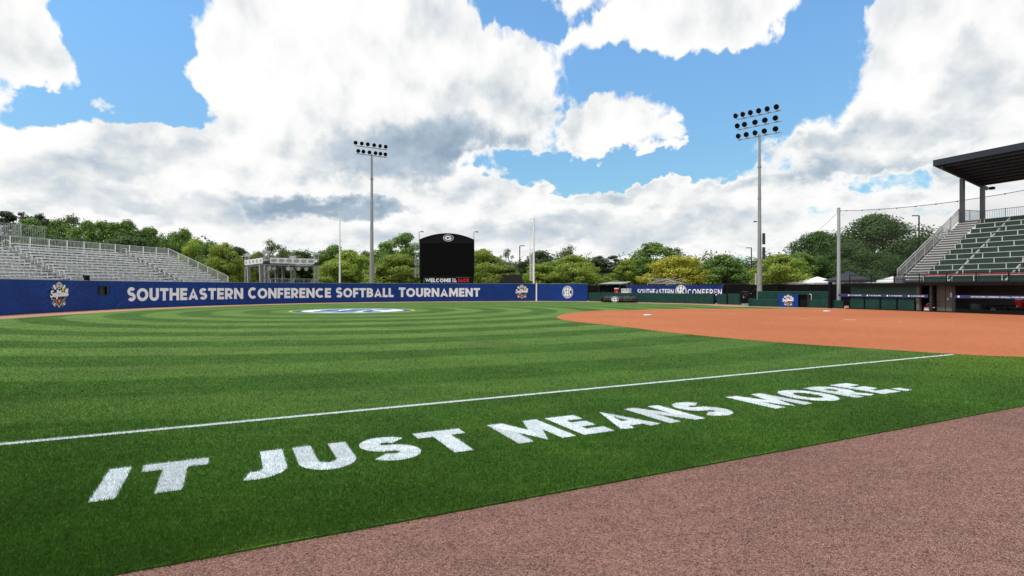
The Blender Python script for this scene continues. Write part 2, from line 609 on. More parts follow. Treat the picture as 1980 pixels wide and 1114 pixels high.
GREEN = mat('green_pad', (0.007, 0.045, 0.037), 0.6, 0.0, 0.18, 1.5, spec=0.2, bump=0.15, bscale=6.0, dirt=0.12)
GREEN2 = mat('green_riser', (0.008, 0.032, 0.020), 0.6, 0.0, 0.18, 1.0, dirt=0.1)
RED = mat('red_plastic', (0.52, 0.018, 0.020), 0.4, 0.0, 0.1, 2.0)
CRIM = mat('crimson_pad', (0.30, 0.012, 0.030), 0.5, 0.0, 0.15, 2.0)
WIND = mat('windscreen', (0.006, 0.0065, 0.007), 0.9, 0.0, 0.35, 1.2, spec=0.08, bump=0.3, bscale=3.0)
GREY = mat('grey_door', (0.10, 0.10, 0.098), 0.6, 0.0, 0.15, 1.5, dirt=0.2)
TARP = mat('black_tarp', (0.014, 0.015, 0.016), 0.5, 0.0, 0.25, 2.0, spec=0.3, bump=0.5, bscale=5.0)
BLUE = vinyl('blue_vinyl', (0.0015, 0.040, 0.230), (0.004, 0.031, 0.185), 0.8)
BLUE2 = vinyl('blue_vinyl_dark', (0.006, 0.026, 0.165), (0.012, 0.024, 0.145), 0.35)
GOLD = mat('emblem_gold', (0.52, 0.45, 0.28), 0.5, 0, 0.05)
NAVYP = mat('navy_print', (0.010, 0.016, 0.060), 0.5, 0, 0.05)
REDP = mat('red_print', (0.52, 0.075, 0.03), 0.5, 0, 0.1)
SIGNRED = mat('sign_red', (0.55, 0.015, 0.030), 0.5, 0, 0.05)
YELP = mat('yellow_print', (0.70, 0.58, 0.03), 0.5, 0, 0.1)
LOGOB = mat('logo_blue_turf', (0.016, 0.070, 0.22), 0.85, 0, 0.2, 8.0)
LOGOW = mat('logo_white_turf', (0.55, 0.62, 0.66), 0.85, 0, 0.2, 6.0)
LOGOY = mat('logo_yellow_turf', (0.42, 0.42, 0.02), 0.85, 0, 0.2, 6.0)
BARK = mat('bark', (0.085, 0.062, 0.045), 0.9, 0, 0.3, 3.0, bump=0.5, bscale=12.0)

# ------------------------------------------------------------------ lettering: every glyph is a set of thick strokes
def arc(cx, cy, rx, ry, a0, a1, n=14):
    return [(cx + rx * math.cos(R(a0 + (a1 - a0) * i / n)), cy + ry * math.sin(R(a0 + (a1 - a0) * i / n))) for i in range(n + 1)]


def glyph(ch, w, W=None):
    """strokes (centre lines) of a capital in a box 0..W x 0..1, stroke weight w"""
    h = w / 2
    wd = {'I': w, '.': w, 'M': .98, 'W': 1.15, 'A': .84, 'N': .80, 'O': .92, 'C': .80, 'S': .66, 'T': .68, 'E': .58, 'F': .56,
          'U': .74, 'R': .70, 'B': .68, 'L': .54, 'H': .78, 'J': .56, 'K': .76, 'D': .76, 'G': .86}
    W = W or wd.get(ch, .7)
    L, Rr, T, B, M = h, W - h, 1 - h, h, .5
    s = {
        'I': [[(W / 2, 0), (W / 2, 1)]],
        '.': [[(W / 2, 0), (W / 2, w)]],
        'T': [[(0, T), (W, T)], [(W / 2, 0), (W / 2, 1 - w)]],
        'E': [[(L, 0), (L, 1)], [(w, T), (W, T)], [(w, M), (W * .93, M)], [(w, B), (W, B)]],
        'F': [[(L, 0), (L, 1)], [(w, T), (W, T)], [(w, .46), (W * .92, .46)]],
        'L': [[(L, 0), (L, 1)], [(w, B), (W, B)]],
        'H': [[(L, 0), (L, 1)], [(Rr, 0), (Rr, 1)], [(w, M), (W - w, M)]],
        'N': [[(L, 0), (L, 1)], [(Rr, 0), (Rr, 1)], [(L * 1.05, .97), (Rr * .99, .03)]],
        'M': [[(L, 0), (L + .03, 1)], [(Rr, 0), (Rr - .03, 1)], [(L + .05, .96), (W / 2, .22), (Rr - .05, .96)]],
        'W': [[(L * .8, 1), (W * .28, .06), (W / 2, .86), (W * .72, .06), (Rr + L * .2, 1)]],
        'A': [[(h * 1.05, 0), (W / 2, .98), (W - h * 1.05, 0)], [(W * .26, .26), (W * .74, .26)]],
        'O': [arc(W / 2, .5, W / 2 - h, .5 - h, 0, 360, 30)],
        'C': [arc(W / 2 + .04, .5, W / 2 - h + .04, .5 - h, 48, 312, 24)],
        'G': [arc(W / 2, .5, W / 2 - h, .5 - h, 40, 352, 26), [(W * .52, .46), (W - h * .4, .46)]],
        'U': [[(L, 1), (L, .36)] + arc(W / 2, .36, W / 2 - h, .36 - h, 180, 360, 14) + [(Rr, .36), (Rr, 1)]],
        'J': [[(Rr, 1), (Rr, .34)] + arc(W / 2 - .06, .34, W / 2 - h + .06, .34 - h, 0, -112, 12)],
        'S': [arc(W / 2, .75 - h / 2, W / 2 - h, .25 - h / 2, 30, 262, 18) + arc(W / 2, .25 + h / 2, W / 2 - h, .25 - h / 2, 82, -150, 18)],
        'D': [[(L, 0), (L, 1)], [(w, T), (W * .4, T)] + arc(W * .4, .5, W * .6 - h, .5 - h, 90, -90, 16) + [(W * .4, B), (w, B)]],
        'B': [[(L, 0), (L, 1)], [(w, T), (W * .5, T)] + arc(W * .5, (T + .5) / 2, W * .44 - h, (T - .5) / 2, 90, -90, 12) + [(w, .5)],
              arc(W * .5, (.5 + B) / 2, W * .5 - h, (.5 - B) / 2, 90, -90, 12) + [(w, B)]],
        'R': [[(L, 0), (L, 1)], [(w, T), (W * .5, T)] + arc(W * .5, (T + .40) / 2, W * .5 - h, (T - .40) / 2, 90, -90, 12) + [(w, .40)],
              [(W * .45, .38), (W - h * 1.15, 0)]],
        'K': [[(L, 0), (L, 1)], [(W - h * 1.2, 1), (w * .9, .44)], [(W * .42, .52), (W - h * 1.1, 0)]],
    }
    return s.get(ch, []), W


def thicken(line, w, closed=False):
    """quads along a polyline; mitred joints; flat ends"""
    p = [np.array(q, float) for q in line]
    p = [p[0]] + [b for a, b in zip(p[:-1], p[1:]) if np.hypot(*(a - b)) > 1e-4]
    if np.hypot(*(p[0] - p[-1])) < 1e-6:
        closed = True
        p = p[:-1]
    n = len(p)
    offs = []
    for i in range(n):
        a = p[i - 1] if (i > 0 or closed) else None
        b = p[(i + 1) % n] if (i < n - 1 or closed) else None
        d1 = (p[i] - a) if a is not None else None
        d2 = (b - p[i]) if b is not None else None
        if d1 is None: d1 = d2
        if d2 is None: d2 = d1
        d1 = d1 / (np.hypot(*d1) + 1e-9); d2 = d2 / (np.hypot(*d2) + 1e-9)
        n1 = np.array((-d1[1], d1[0])); n2 = np.array((-d2[1], d2[0]))
        m_ = n1 + n2
        l = np.hypot(*m_)
        m_ = n1 if l < .2 else m_ / l
        k = 1 / max(.42, float(m_ @ n1))
        offs.append(m_ * (k * w / 2))
    quads = []
    for i in range(n if closed else n - 1):
        j = (i + 1) % n
        quads.append((p[i] + offs[i], p[i] - offs[i], p[j] - offs[j], p[j] + offs[j]))
    return quads


def clip01(q, lo=0.0, hi=1.0):
    return [(a[0], min(hi, max(lo, a[1]))) for a in q]


def letter_quads(ch, w, W=None):
    out = []
    st, W = glyph(ch, w, W)
    for k, s in enumerate(st):
        for q in thicken(s, w):
            out.append((k, clip01(q)))
    return out, W


def put_quads(mb, quads, fn, step=0.0015, lift=0.0, sub=1):
    """quads: (stroke no, 4 points); fn(x, y, lift) -> 3D"""
    for k, q in quads:
        # keep the winding so that the face looks out
        a = sum(q[i][0] * q[(i + 1) % 4][1] - q[(i + 1) % 4][0] * q[i][1] for i in range(4))
        if abs(a) < 1e-9:
            continue
        qq = list(q) if a > 0 else list(q)[::-1]
        mb.add([fn(x, y, lift + step * k) for x, y in qq], [(0, 1, 2, 3)])


def word(parent, text, fn, x0, x1, z0, hgt, w=.2, gap=.10, material=None, cap=1.0, lift=0.012, name='letter', step=0.002):
    """one child per letter, spread from x0 to x1 along fn's first axis"""
    widths = [glyph(c, w)[1] if c != ' ' else .45 for c in text]
    tot = sum(widths) + gap * (len(text) - 1)
    k = (x1 - x0) / tot
    x = x0
    for i, c in enumerate(text):
        if c != ' ':
            q, _ = letter_quads(c, w)
            hh = hgt * (cap if i == 0 else 1.0)
            mb = MB()
            put_quads(mb, q, lambda a, b, l, x=x, hh=hh: fn(x + a * k, z0 + b * hh, l), step, lift)
            mb.build(name, material or PRINT, parent)
        x += (widths[i] + gap) * k


def disc(mb, fn, cx, cy, rx, ry, lift, n=32):
    mb.add([fn(cx + rx * math.cos(2 * math.pi * i / n), cy + ry * math.sin(2 * math.pi * i / n), lift) for i in range(n)], [tuple(range(n))])


def ringq(mb, fn, cx, cy, rx, ry, t, lift, n=36):
    pts = [(cx + rx * math.cos(2 * math.pi * i / n), cy + ry * math.sin(2 * math.pi * i / n)) for i in range(n)]
    pin = [(cx + (rx - t) * math.cos(2 * math.pi * i / n), cy + (ry - t) * math.sin(2 * math.pi * i / n)) for i in range(n)]
    for i in range(n):
        j = (i + 1) % n
        mb.add([fn(*pin[i], lift), fn(*pts[i], lift), fn(*pts[j], lift), fn(*pin[j], lift)], [(0, 1, 2, 3)])


def sec_emblem(parent, fn, cx, cy, rx, ry, name='round_emblem'):
    """round badge: white ring, dark ring, three tall letters squeezed into the circle"""
    mb = MB(); disc(mb, fn, cx, cy, rx, ry, .010); e = mb.build(name, PRINT, parent)
    mb = MB(); disc(mb, fn, cx, cy, rx * .93, ry * .93, .014); mb.build('dark_ring', NAVYP, e)
    mb = MB(); ringq(mb, fn, cx, cy, rx * .86, ry * .86, rx * .07, .018); mb.build('inner_ring', PRINT, e)
    for c, xa, xb in (('S', -.68, -.24), ('E', -.20, .20), ('C', .24, .68)):
        q, W = letter_quads(c, .30, .80)
        def f2(a, b, l, xa=xa, xb=xb):
            u = xa + (xb - xa) * a / .8
            hh = math.sqrt(max(.02, 1 - (u * 1.06) ** 2)) * .74
            return fn(cx + u * rx, cy + (b * 2 - 1) * hh * ry, l)
        mb = MB(); put_quads(mb, q, f2, .001, .022); mb.build('letter', PRINT, e)
    return e


def g_emblem(parent, fn, cx, cy, rx, ry, name='oval_emblem'):
    mb = MB(); disc(mb, fn, cx, cy, rx, ry, .010); e = mb.build(name, PRINT, parent)
    mb = MB(); disc(mb, fn, cx, cy, rx * .90, ry * .88, .015); mb.build('black_field', BLACK, e)
    mb = MB()
    for q in thicken(arc(0, 0, .54, .46, 32, 335, 22), .36):
        put_quads(mb, [(0, q)], lambda a, b, l: fn(cx + a * rx, cy + b * ry, l), .001, .020)
    for q in thicken([(.04, -.06), (.66, -.06)], .22):
        put_quads(mb, [(1, q)], lambda a, b, l: fn(cx + a * rx, cy + b * ry, l), .001, .020)
    mb.build('letter', PRINT, e)
    return e


SCRIPT = [  # joined handwriting, x 0..5.6, y -0.5..1.3
    [(.75, 1.05), (.6, 1.2), (.35, 1.2), (.18, 1.0), (.28, .78), (.55, .62), (.68, .4), (.6, .12), (.35, -.02), (.08, .05), (-.05, .25)],
    arc(1.15, .32, .24, .32, 80, 440, 14), [(1.3, .6), (1.6, .55)],
    [(1.55, .1), (1.75, .6), (2.0, 1.15), (1.95, 1.3), (1.8, 1.2), (1.75, .6), (1.68, -.1), (1.6, -.45), (1.75, -.4), (1.85, .05), (2.1, .3)],
    [(2.35, 1.15), (2.25, .4), (2.3, .08), (2.45, .02), (2.65, .25)], [(2.0, .78), (2.7, .85)],
    [(2.8, 1.3), (2.75, .5), (2.75, .05)], arc(2.98, .32, .22, .30, -170, 175, 12),
    arc(3.55, .32, .23, .30, 40, 390, 14), [(3.8, .64), (3.78, .15), (3.9, .02), (4.08, .2)],
    [(4.0, .2), (4.3, .9), (4.32, 1.3), (4.18, 1.2), (4.15, .4), (4.25, .03), (4.45, .2)],
    [(4.45, .2), (4.75, .9), (4.78, 1.3), (4.62, 1.2), (4.6, .4), (4.7, .03), (4.95, .25)],
]


def softball_emblem(parent, fn, cx, cy, S, name='softball_emblem'):
    """crossed bats over a home plate, script across, small round badge on top; S = half width in metres"""
    f = lambda a, b, l: fn(cx + a * S, cy + b * S, l)
    def shape(nm, pts, lift, m_, par):
        mb = MB(); mb.add([f(x, y, lift) for x, y in pts], [tuple(range(len(pts)))]); return mb.build(nm, m_, par)
    def strokes(nm, lines, w, lift, m_, par, st=.0012):
        mb = MB()
        for k, l in enumerate(lines):
            put_quads(mb, [(k, q) for q in thicken(l, w)], f, st, lift)
        return mb.build(nm, m_, par)
    bats = [[(-.62, .78), (.62, -.86)], [(.62, .78), (-.62, -.86)]]
    scr = [[((x - 2.5) * .40 + (.0), (y - .35) * .40 + .06 * ((x - 2.5) / 2.5) + .06) for x, y in l] for l in SCRIPT]
    e = strokes(name, [bats[0], bats[1], [(0, .72), (0, .5)]], .46, .006, GOLD, parent)
    mb = MB(); disc(mb, f, 0, .80, .33, .33, .010); mb.build('badge_rim', GOLD, e)
    shape('plate_outline', [(-.64, .42), (-.95, .40), (-1.03, .02), (-.84, -.36), (-.56, -.42), (0, -1.12), (.56, -.42), (.82, -.22), (1.02, .06), (.97, .42), (.64, .46)][::-1], .012, GOLD, e)
    strokes('bat', [bats[0]], .30, .017, NAVYP, e); strokes('bat', [bats[1]], .30, .019, NAVYP, e)
    shape('plate', [(-.60, .60), (-.88, .34), (-.95, .04), (-.78, -.28), (-.5, -.38), (0, -1.0), (.5, -.38), (.76, -.16), (.94, .08), (.88, .36), (.60, .60)][::-1], .022, NAVYP, e)
    strokes('bat_barrel', [[(-.66, .84), (-.40, .50)]], .20, .027, PRINT, e)
    strokes('bat_barrel', [[(.66, .84), (.40, .50)]], .20, .027, PRINT, e)
    strokes('bat_knob', [[(-.62, -.86), (-.46, -.66)]], .16, .027, PRINT, e)
    strokes('bat_knob', [[(.62, -.86), (.46, -.66)]], .16, .027, PRINT, e)
    mb = MB(); disc(mb, f, 0, .80, .26, .26, .027); bd = mb.build('badge', PRINT, e)
    mb = MB(); disc(mb, f, 0, .80, .20, .20, .031); mb.build('badge_field', NAVYP, bd)
    strokes('badge_letters', [[(-.13, .70), (-.13, .90)], [(0, .70), (0, .90)], [(.13, .70), (.13, .90)]], .07, .035, PRINT, bd)
    mb = MB(); disc(mb, f, .44, .44, .15, .15, .029, 18); mb.build('ball', YELP, e)
    shape('red_diamond', [(-.32, -.36), (.32, -.36), (0, -.78)][::-1], .028, REDP, e)
    mb = MB(); disc(mb, f, 0, -.52, .06, .06, .034, 12); mb.build('glint', PRINT, e)
    strokes('plate_edge', [[(-.52, -.36), (0, -.96), (.52, -.36)]], .06, .031, GOLD, e)
    strokes('script_shadow', scr, .24, .036, NAVYP, e)
    strokes('script', scr, .135, .058, PRINT, e)
    return e

# ------------------------------------------------------------------ fence line and ground
def spline(pts, per=8):
    P = [Vector((p[0], p[1], 0)) for p in pts]
    P = [P[0] * 2 - P[1]] + P + [P[-1] * 2 - P[-2]]
    out = []
    for i in range(1, len(P) - 2):
        a, b, c, d = P[i - 1:i + 3]
        for k in range(per):
            t = k / per
            out.append(.5 * ((2 * b) + (c - a) * t + (2 * a - 5 * b + 4 * c - d) * t * t + (3 * b - a - 3 * c + d) * t ** 3))
    out.append(P[-2])
    return out


FENCE = spline([(-31.5, 20), (-33.6, 29), (-34.5, 38.4), (-34.75, 43), (-34.8, 47.7), (-33.9, 53.8), (-30.8, 61.7), (-24.9, 70.2),
                (-16.5, 75.6), (-8.5, 78.6), (3.4, 81.4)], 10)
F_S = [0.0]
for a, b in zip(FENCE[:-1], FENCE[1:]):
    F_S.append(F_S[-1] + (b - a).length)
FX = np.array([p.x for p in FENCE]); FY = np.array([p.y for p in FENCE]); FS = np.array(F_S)


def fpt(s):
    return Vector((float(np.interp(s, FS, FX)), float(np.interp(s, FS, FY)), 0))


def fence_fn(s, z, l):
    p = fpt(s)
    t = (fpt(s + .4) - fpt(s - .4)).normalized()
    return Vector((p.x + t.y * l, p.y - t.x * l, z))


def fence_s(px):
    """distance along the fence where a bearing meets it"""
    k = (px - 990) / 1100
    return float(np.interp(px, FX / FY * 1100 + 990, FS))


FH = 2.44

TURF_Z = 0.020
track_in = [fence_fn(s, 0, 4.0) for s in np.linspace(0, FS[-1] - 2.5, 60)]
right_wall = [(10.6, 79.8), (20.8, 68.3), (23.6, 64.2), (24.1, 57.3), (29.7, 50.3)]
near_l = U * -60 + V * 4.4
near_r = U * 75 + V * 4.4
turf_pts = [near_l] + [Vector((-24.0, 8.0, 0))] + track_in + [Vector((8.6, 76.6, 0)), Vector((18.0, 66.2, 0)), Vector((20.6, 62.3, 0)), Vector((21.4, 56.6, 0)),
            Vector((27.5, 50.5, 0)), Vector((34.0, 36.0, 0)), Vector((62, 40, 0)), near_r]
INFIELD = spline([(24.5, 50.0), (19.5, 50.2), (15.2, 49.8), (10.0, 47.6), (5.4, 43.9), (2.98, 37.0), (3.1, 32.0), (5.2, 27.1), (6.6, 23.1), (8.9, 19.2), (10.95, 17.0),
                  (12.2, 15.75), (13.6, 15.07), (18, 14.0), (26, 14.6)], 8) + [Vector((60, 26, 0)), Vector((60, 41, 0)), Vector((36.3, 33, 0)), Vector((30.5, 48.2, 0)), Vector((29.3, 50.0, 0))]


def sheet(name, pts, z, material, skirt=0.0):
    mb = MB()
    pts = [Vector((p.x, p.y, z)) for p in pts]
    a = sum(pts[i].x * pts[(i + 1) % len(pts)].y - pts[(i + 1) % len(pts)].x * pts[i].y for i in range(len(pts)))
    if a < 0:
        pts = pts[::-1]
    mb.poly(pts)
    if skirt:
        n = len(pts)
        for i in range(n):
            j = (i + 1) % n
            mb.add([pts[j], pts[i], pts[i] - Vector((0, 0, skirt)), pts[j] - Vector((0, 0, skirt))], [(0, 1, 2, 3)])
    return tag(mb.build(name, material), kind='structure')


def inside(poly, x, y):
    """vectorised point in polygon"""
    r = np.zeros(len(x), bool)
    n = len(poly)
    for i in range(n):
        ax, ay = poly[i][0], poly[i][1]
        bx, by = poly[(i + 1) % n][0], poly[(i + 1) % n][1]
        if ay == by:
            continue
        c = ((ay > y) != (by > y)) & (x < (bx - ax) * (y - ay) / (by - ay) + ax)
        r ^= c
    return r


big = [Vector((-2500, -300, 0)), Vector((2500, -300, 0)), Vector((2500, 3500, 0)), Vector((-2500, 3500, 0))]
sheet('ground', big, -0.03, MATS['far_ground'])
sheet('outfield_warning_track', [Vector((-38, -40, 0)), Vector((70, -40, 0)), Vector((70, 60, 0)), Vector((12, 90, 0)), Vector((-10, 82, 0)), Vector((-40, 62, 0))], 0.0, MATS['track_clay'])
sheet('foreground_warning_track', [U * -40 + V * 4.55, U * -40 + V * -25, U * 75 + V * -25, U * 75 + V * 4.55], 0.004, MATS['crushed_brick'])
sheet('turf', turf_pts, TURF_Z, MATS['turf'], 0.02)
sheet('infield_clay', INFIELD, TURF_Z + 0.005, MATS['infield_clay'])
INF2 = [(p.x, p.y) for p in INFIELD]

# ------------------------------------------------------------------ grass blades near the touchline, painted letters, foul line
def uv(x, y):
    return x * UX + y * UY, x * VX + y * VY


def blades(x, y, z0, hmin, hmax, lean=0.55):
    """three vertices a blade, real size close by, broader tufts further out"""
    n = len(x)
    dist = np.hypot(x, y)
    a = rng.uniform(0, 2 * np.pi, n)
    wd = (0.0016 + 0.00062 * np.maximum(dist, 2.5)) * rng.uniform(.7, 1.3, n)
    h = rng.uniform(hmin, hmax, n)
    la = rng.uniform(0, 2 * np.pi, n)
    ln = h * lean * rng.uniform(0.2, 1.3, n)
    dx, dy = np.cos(a) * wd / 2, np.sin(a) * wd / 2
    v = np.empty((n, 3, 3), np.float32)
    v[:, 0] = np.stack([x - dx, y - dy, np.full(n, z0)], 1)
    v[:, 1] = np.stack([x + dx, y + dy, np.full(n, z0)], 1)
    v[:, 2] = np.stack([x + np.cos(la) * ln, y + np.sin(la) * ln, z0 + h], 1)
    return v.reshape(-1, 3)


def tri_mesh(name, v, material, extra=None):
    """triangles from a flat vertex array; extra = (verts, faces) of a sheet below"""
    nb = len(v) // 3
    me = bpy.data.meshes.new(name)
    ev, ef = extra if extra else ([], [])
    nv = len(v) + len(ev)
    me.vertices.add(nv)
    co = np.concatenate([v.reshape(-1, 3), np.array(ev, np.float32).reshape(-1, 3)]) if len(ev) else v
    me.vertices.foreach_set('co', co.astype(np.float32).ravel())
    loops = list(range(0))
    idx = np.arange(nb * 3, dtype=np.int32)
    el = np.array([i + nb * 3 for f in ef for i in f], np.int32)
    st = np.arange(nb, dtype=np.int32) * 3
    es, k = [], nb * 3
    for f in ef:
        es.append(k); k += len(f)
    allidx = np.concatenate([idx, el]) if len(ef) else idx
    me.loops.add(len(allidx))
    me.loops.foreach_set('vertex_index', allidx)
    me.polygons.add(nb + len(ef))
    me.polygons.foreach_set('loop_start', np.concatenate([st, np.array(es, np.int32)]) if len(ef) else st)
    me.update(calc_edges=True)
    me.materials.append(material)
    return me


def sample_area(n_per_px, y0, y1, side=1.0):
    """random ground points, thinning out with distance as blades merge into turf"""
    K = n_per_px * 6.0e5
    ys, out = y0, []
    while ys < y1:
        ye = ys * 1.06
        ym = (ys + ye) / 2
        xw = .95 * ym + side
        n = int(K / ym ** 3 * (ye - ys) * 2 * xw)
        n = min(n, int(45000 * (ye - ys) * 2 * xw))
        out.append(np.stack([rng.uniform(-xw, xw, n), rng.uniform(ys, ye, n)]))
        ys = ye
    return np.concatenate(out, 1)


def hit_quads(quads, gu, gv):
    r = np.zeros(len(gu), bool)
    for q in quads:
        us = [p[0] for p in q]; vs2 = [p[1] for p in q]
        bb = (gu >= min(us)) & (gu <= max(us)) & (gv >= min(vs2)) & (gv <= max(vs2))
        if bb.any():
            ii = np.nonzero(bb)[0]
            r[ii] |= inside(q, gu[ii], gv[ii])
    return r


LET_V0, LET_H = 5.94, 0.99
WORDS = [('IT', -1.08, -.20), ('JUST', .02, 2.66), ('MEANS', 3.04, 6.70), ('MORE.', 7.40, 10.95)]
LETTERS = []
for text, u0, u1 in WORDS:
    w_ = .25
    wid = [glyph(c, w_)[1] * (1.15 if c in 'JST' else 1.0) for c in text]
    gap = .14
    k = (u1 - u0) / (sum(wid) + gap * (len(text) - 1))
    uu = u0
    for c, wc in zip(text, wid):
        q, W = letter_quads(c, w_)
        sc = wc / W * k
        LETTERS.append((c, [[(uu + a * sc, LET_V0 + b * LET_H) for a, b in qq] for _, qq in q]))
        uu += (wc + gap) * k

LINE_V, LINE_W, LINE_U1 = 8.615, 0.105, 17.8


def make_grass():
    pts = sample_area(2.9, 2.6, 32.0)
    x, y = pts
    gu, gv = uv(x, y)
    edge = 4.40 + 0.025 * np.sin(gu * 5.1) * np.sin(gu * 2.3 + 1) + rng.normal(0, .012, len(x))
    keep = gv > edge
    keep &= ~((np.abs(gv - LINE_V) < LINE_W / 2 + .006) & (gu < LINE_U1))
    keep &= ~inside(INF2, x, y)
    fuzz = .010
    allq = [q for _, qs in LETTERS for q in qs]
    near = (gv > 5.82) & (gv < 7.1) & (gu > -1.3) & (gu < 11.2)
    ii = np.nonzero(near)[0]
    jit_u = gu[ii] + rng.normal(0, fuzz, len(ii)); jit_v = gv[ii] + rng.normal(0, fuzz, len(ii))
    hit = hit_quads(allq, jit_u, jit_v)
    keep[ii[hit]] = False
    x, y = x[keep], y[keep]
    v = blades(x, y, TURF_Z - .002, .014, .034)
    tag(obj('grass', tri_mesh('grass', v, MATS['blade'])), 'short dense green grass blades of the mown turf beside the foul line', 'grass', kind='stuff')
    # paint: the same blades, coated white, standing on a thin coat on the soil
    slog = thing('painted_slogan', 'white block letters painted on the grass reading IT JUST MEANS MORE', 'lettering', (0, 0, 0))
    p2 = sample_area(3.0, 3.6, 13.5)
    px_, py_ = p2
    pu, pv = uv(px_, py_)
    sel = (pv > 5.88) & (pv < 7.06) & (pu > -1.2) & (pu < 11.1)
    px_, py_, pu, pv = px_[sel], py_[sel], pu[sel], pv[sel]
    ju, jv = pu + rng.normal(0, .008, len(pu)), pv + rng.normal(0, .008, len(pu))
    for c, qs in LETTERS:
        h = hit_quads(qs, ju, jv)
        v = blades(px_[h], py_[h], TURF_Z, .012, .030)
        ev, ef = [], []
        for k, q in enumerate(qs):
            b = len(ev)
            for a in q:
                P = U * a[0] + V * a[1]
                ev.append((P.x, P.y, TURF_Z + .004 + .0003 * (k % 7)))
            ef.append((b, b + 1, b + 2, b + 3))
        obj('letter', tri_mesh('letter', v, MATS['paint'], (ev, ef)), slog)
    h = (np.abs(uv(*pts)[1] - LINE_V) < LINE_W / 2 + rng.normal(0, .006, pts.shape[1])) & (uv(*pts)[0] < LINE_U1)
    v = blades(pts[0][h], pts[1][h], TURF_Z, .012, .028)
    e = [U * -45 + V * (LINE_V - LINE_W / 2), U * LINE_U1 + V * (LINE_V - LINE_W / 2), U * LINE_U1 + V * (LINE_V + LINE_W / 2), U * -45 + V * (LINE_V + LINE_W / 2)]
    tag(obj('foul_line', tri_mesh('foul_line', v, MATS['paint'], ([(p.x, p.y, TURF_Z + .004) for p in e], [(0, 1, 2, 3)]))), kind='structure')


make_grass()

# loose grains and clods of crushed brick on the near track
def make_grains():
    pts = sample_area(0.55, 2.2, 18.0)
    x, y = pts
    gu, gv = uv(x, y)
    k = (gv < 4.40) & (gv > -3)
    x, y = x[k], y[k]
    n = len(x)
    s = (0.0022 + .00035 * np.hypot(x, y)) * rng.uniform(.5, 1.6, n)
    a = rng.uniform(0, 6.28, n)
    v = np.empty((n, 3, 3, 3), np.float32)
    ring = [np.stack([x + np.cos(a + t) * s, y + np.sin(a + t) * s, np.full(n, .004)], 1) for t in (0, 2.1, 4.2)]
    top = np.stack([x + rng.normal(0, .3, n) * s, y + rng.normal(0, .3, n) * s, .004 + s * rng.uniform(.5, 1.2, n)], 1)
    for i in range(3):
        v[:, i, 0] = ring[i]; v[:, i, 1] = ring[(i + 1) % 3]; v[:, i, 2] = top
    m, t, b = base_mat('brick_grain')
    geo = t.new('ShaderNodeNewGeometry')
    c = t.new('ShaderNodeValToRGB')
    pp = t.noise(geo.outputs['Position'], 180.0, 1, 0.5)
    t.l.new(pp, c.inputs[0])
    e = c.color_ramp.elements
    e[0].position = .36; e[0].color = (.08, .040, .036, 1)
    e[1].position = .66; e[1].color = (.52, .34, .29, 1)
    t.l.new(c.outputs[0], b.inputs['Base Color'])
    b.inputs['Roughness'].default_value = .9
    tag(obj('brick_gravel', tri_mesh('brick_gravel', v.reshape(-1, 3), m)), 'loose crushed brick grains on the warning track', 'gravel', kind='stuff')


make_grains()

# painted logo in centre field
def make_logo():
    lg = thing('painted_logo', 'round white and blue logo painted on the outfield grass', 'logo', (LOGO_C[0], LOGO_C[1], TURF_Z))
    fn = lambda a, b, l: Vector((a, b, l))
    mb = MB(); ringq(mb, fn, 0, 0, 4.9, 4.9, .22, .006, 64); mb.build('yellow_ring', LOGOY, lg)
    mb = MB(); ringq(mb, fn, 0, 0, 4.62, 4.62, .55, .006, 64); mb.build('blue_ring', LOGOB, lg)
    mb = MB(); disc(mb, fn, 0, 0, 4.0, 4.0, .006, 64); d = mb.build('white_disc', LOGOW, lg)
    for c, xa, xb in (('S', -.68, -.24), ('E', -.20, .20), ('C', .24, .68)):
        q, W = letter_quads(c, .26, .80)
        def f2(a, b, l, xa=xa, xb=xb):
            u = xa + (xb - xa) * a / .8
            hh = math.sqrt(max(.02, 1 - (u * 1.06) ** 2)) * .80
            return Vector((u * 4.2, (b * 2 - 1) * hh * 4.2, l))
        mb = MB(); put_quads(mb, q, f2, .0015, .010); mb.build('letter', LOGOB, d)


make_logo()


def make_base(px, py, label, name='base', sz=.38):
    p = wp(px, py)
    t = thing(name, label, 'base', (p.x, p.y, TURF_Z + .005), math.atan2(UY, UX), 'bases on the clay')
    MB().bbox(-sz / 2, sz / 2, -sz / 2, sz / 2, 0, .075, .02).build('pad', WHITE, t)
    MB().box(-sz / 2 - .01, sz / 2 + .01, -sz / 2 - .01, sz / 2 + .01, .0, .02).build('skirt', mat('rubber_grey', (.25, .25, .25)), t)
    return t


make_base(1252, 611, 'white square second base alone on the clay, towards the rolled tarp')
make_base(1599, 603.2, 'white square first base on the clay before the low green wall')
p = wp(1643, 620)
t = thing('pitching_plate', 'narrow white pitching plate set in the middle of the clay', 'plate', (p.x, p.y, TURF_Z + .005), math.atan2(UY, UX) + R(45))
MB().bbox(-.075, .075, -.305, .305, 0, .03, .01).build('slab', mat('dusty_rubber', (.55, .33, .24), .8), t)
# dragged chalk of the pitcher's circle
mb = MB()
for i in range(40):
    a0, a1 = R(i * 9 + 1), R(i * 9 + 8.5)
    r0, r1 = 2.40, 2.46
    mb.add([(p.x + r * math.cos(a), p.y + r * math.sin(a), TURF_Z + .0095) for r, a in ((r0, a0), (r1, a0), (r1, a1), (r0, a1))], [(0, 1, 2, 3)])
tag(mb.build('chalk_circle', mat('faded_chalk', (.50, .27, .17), .9, 0, .2)), kind='structure')

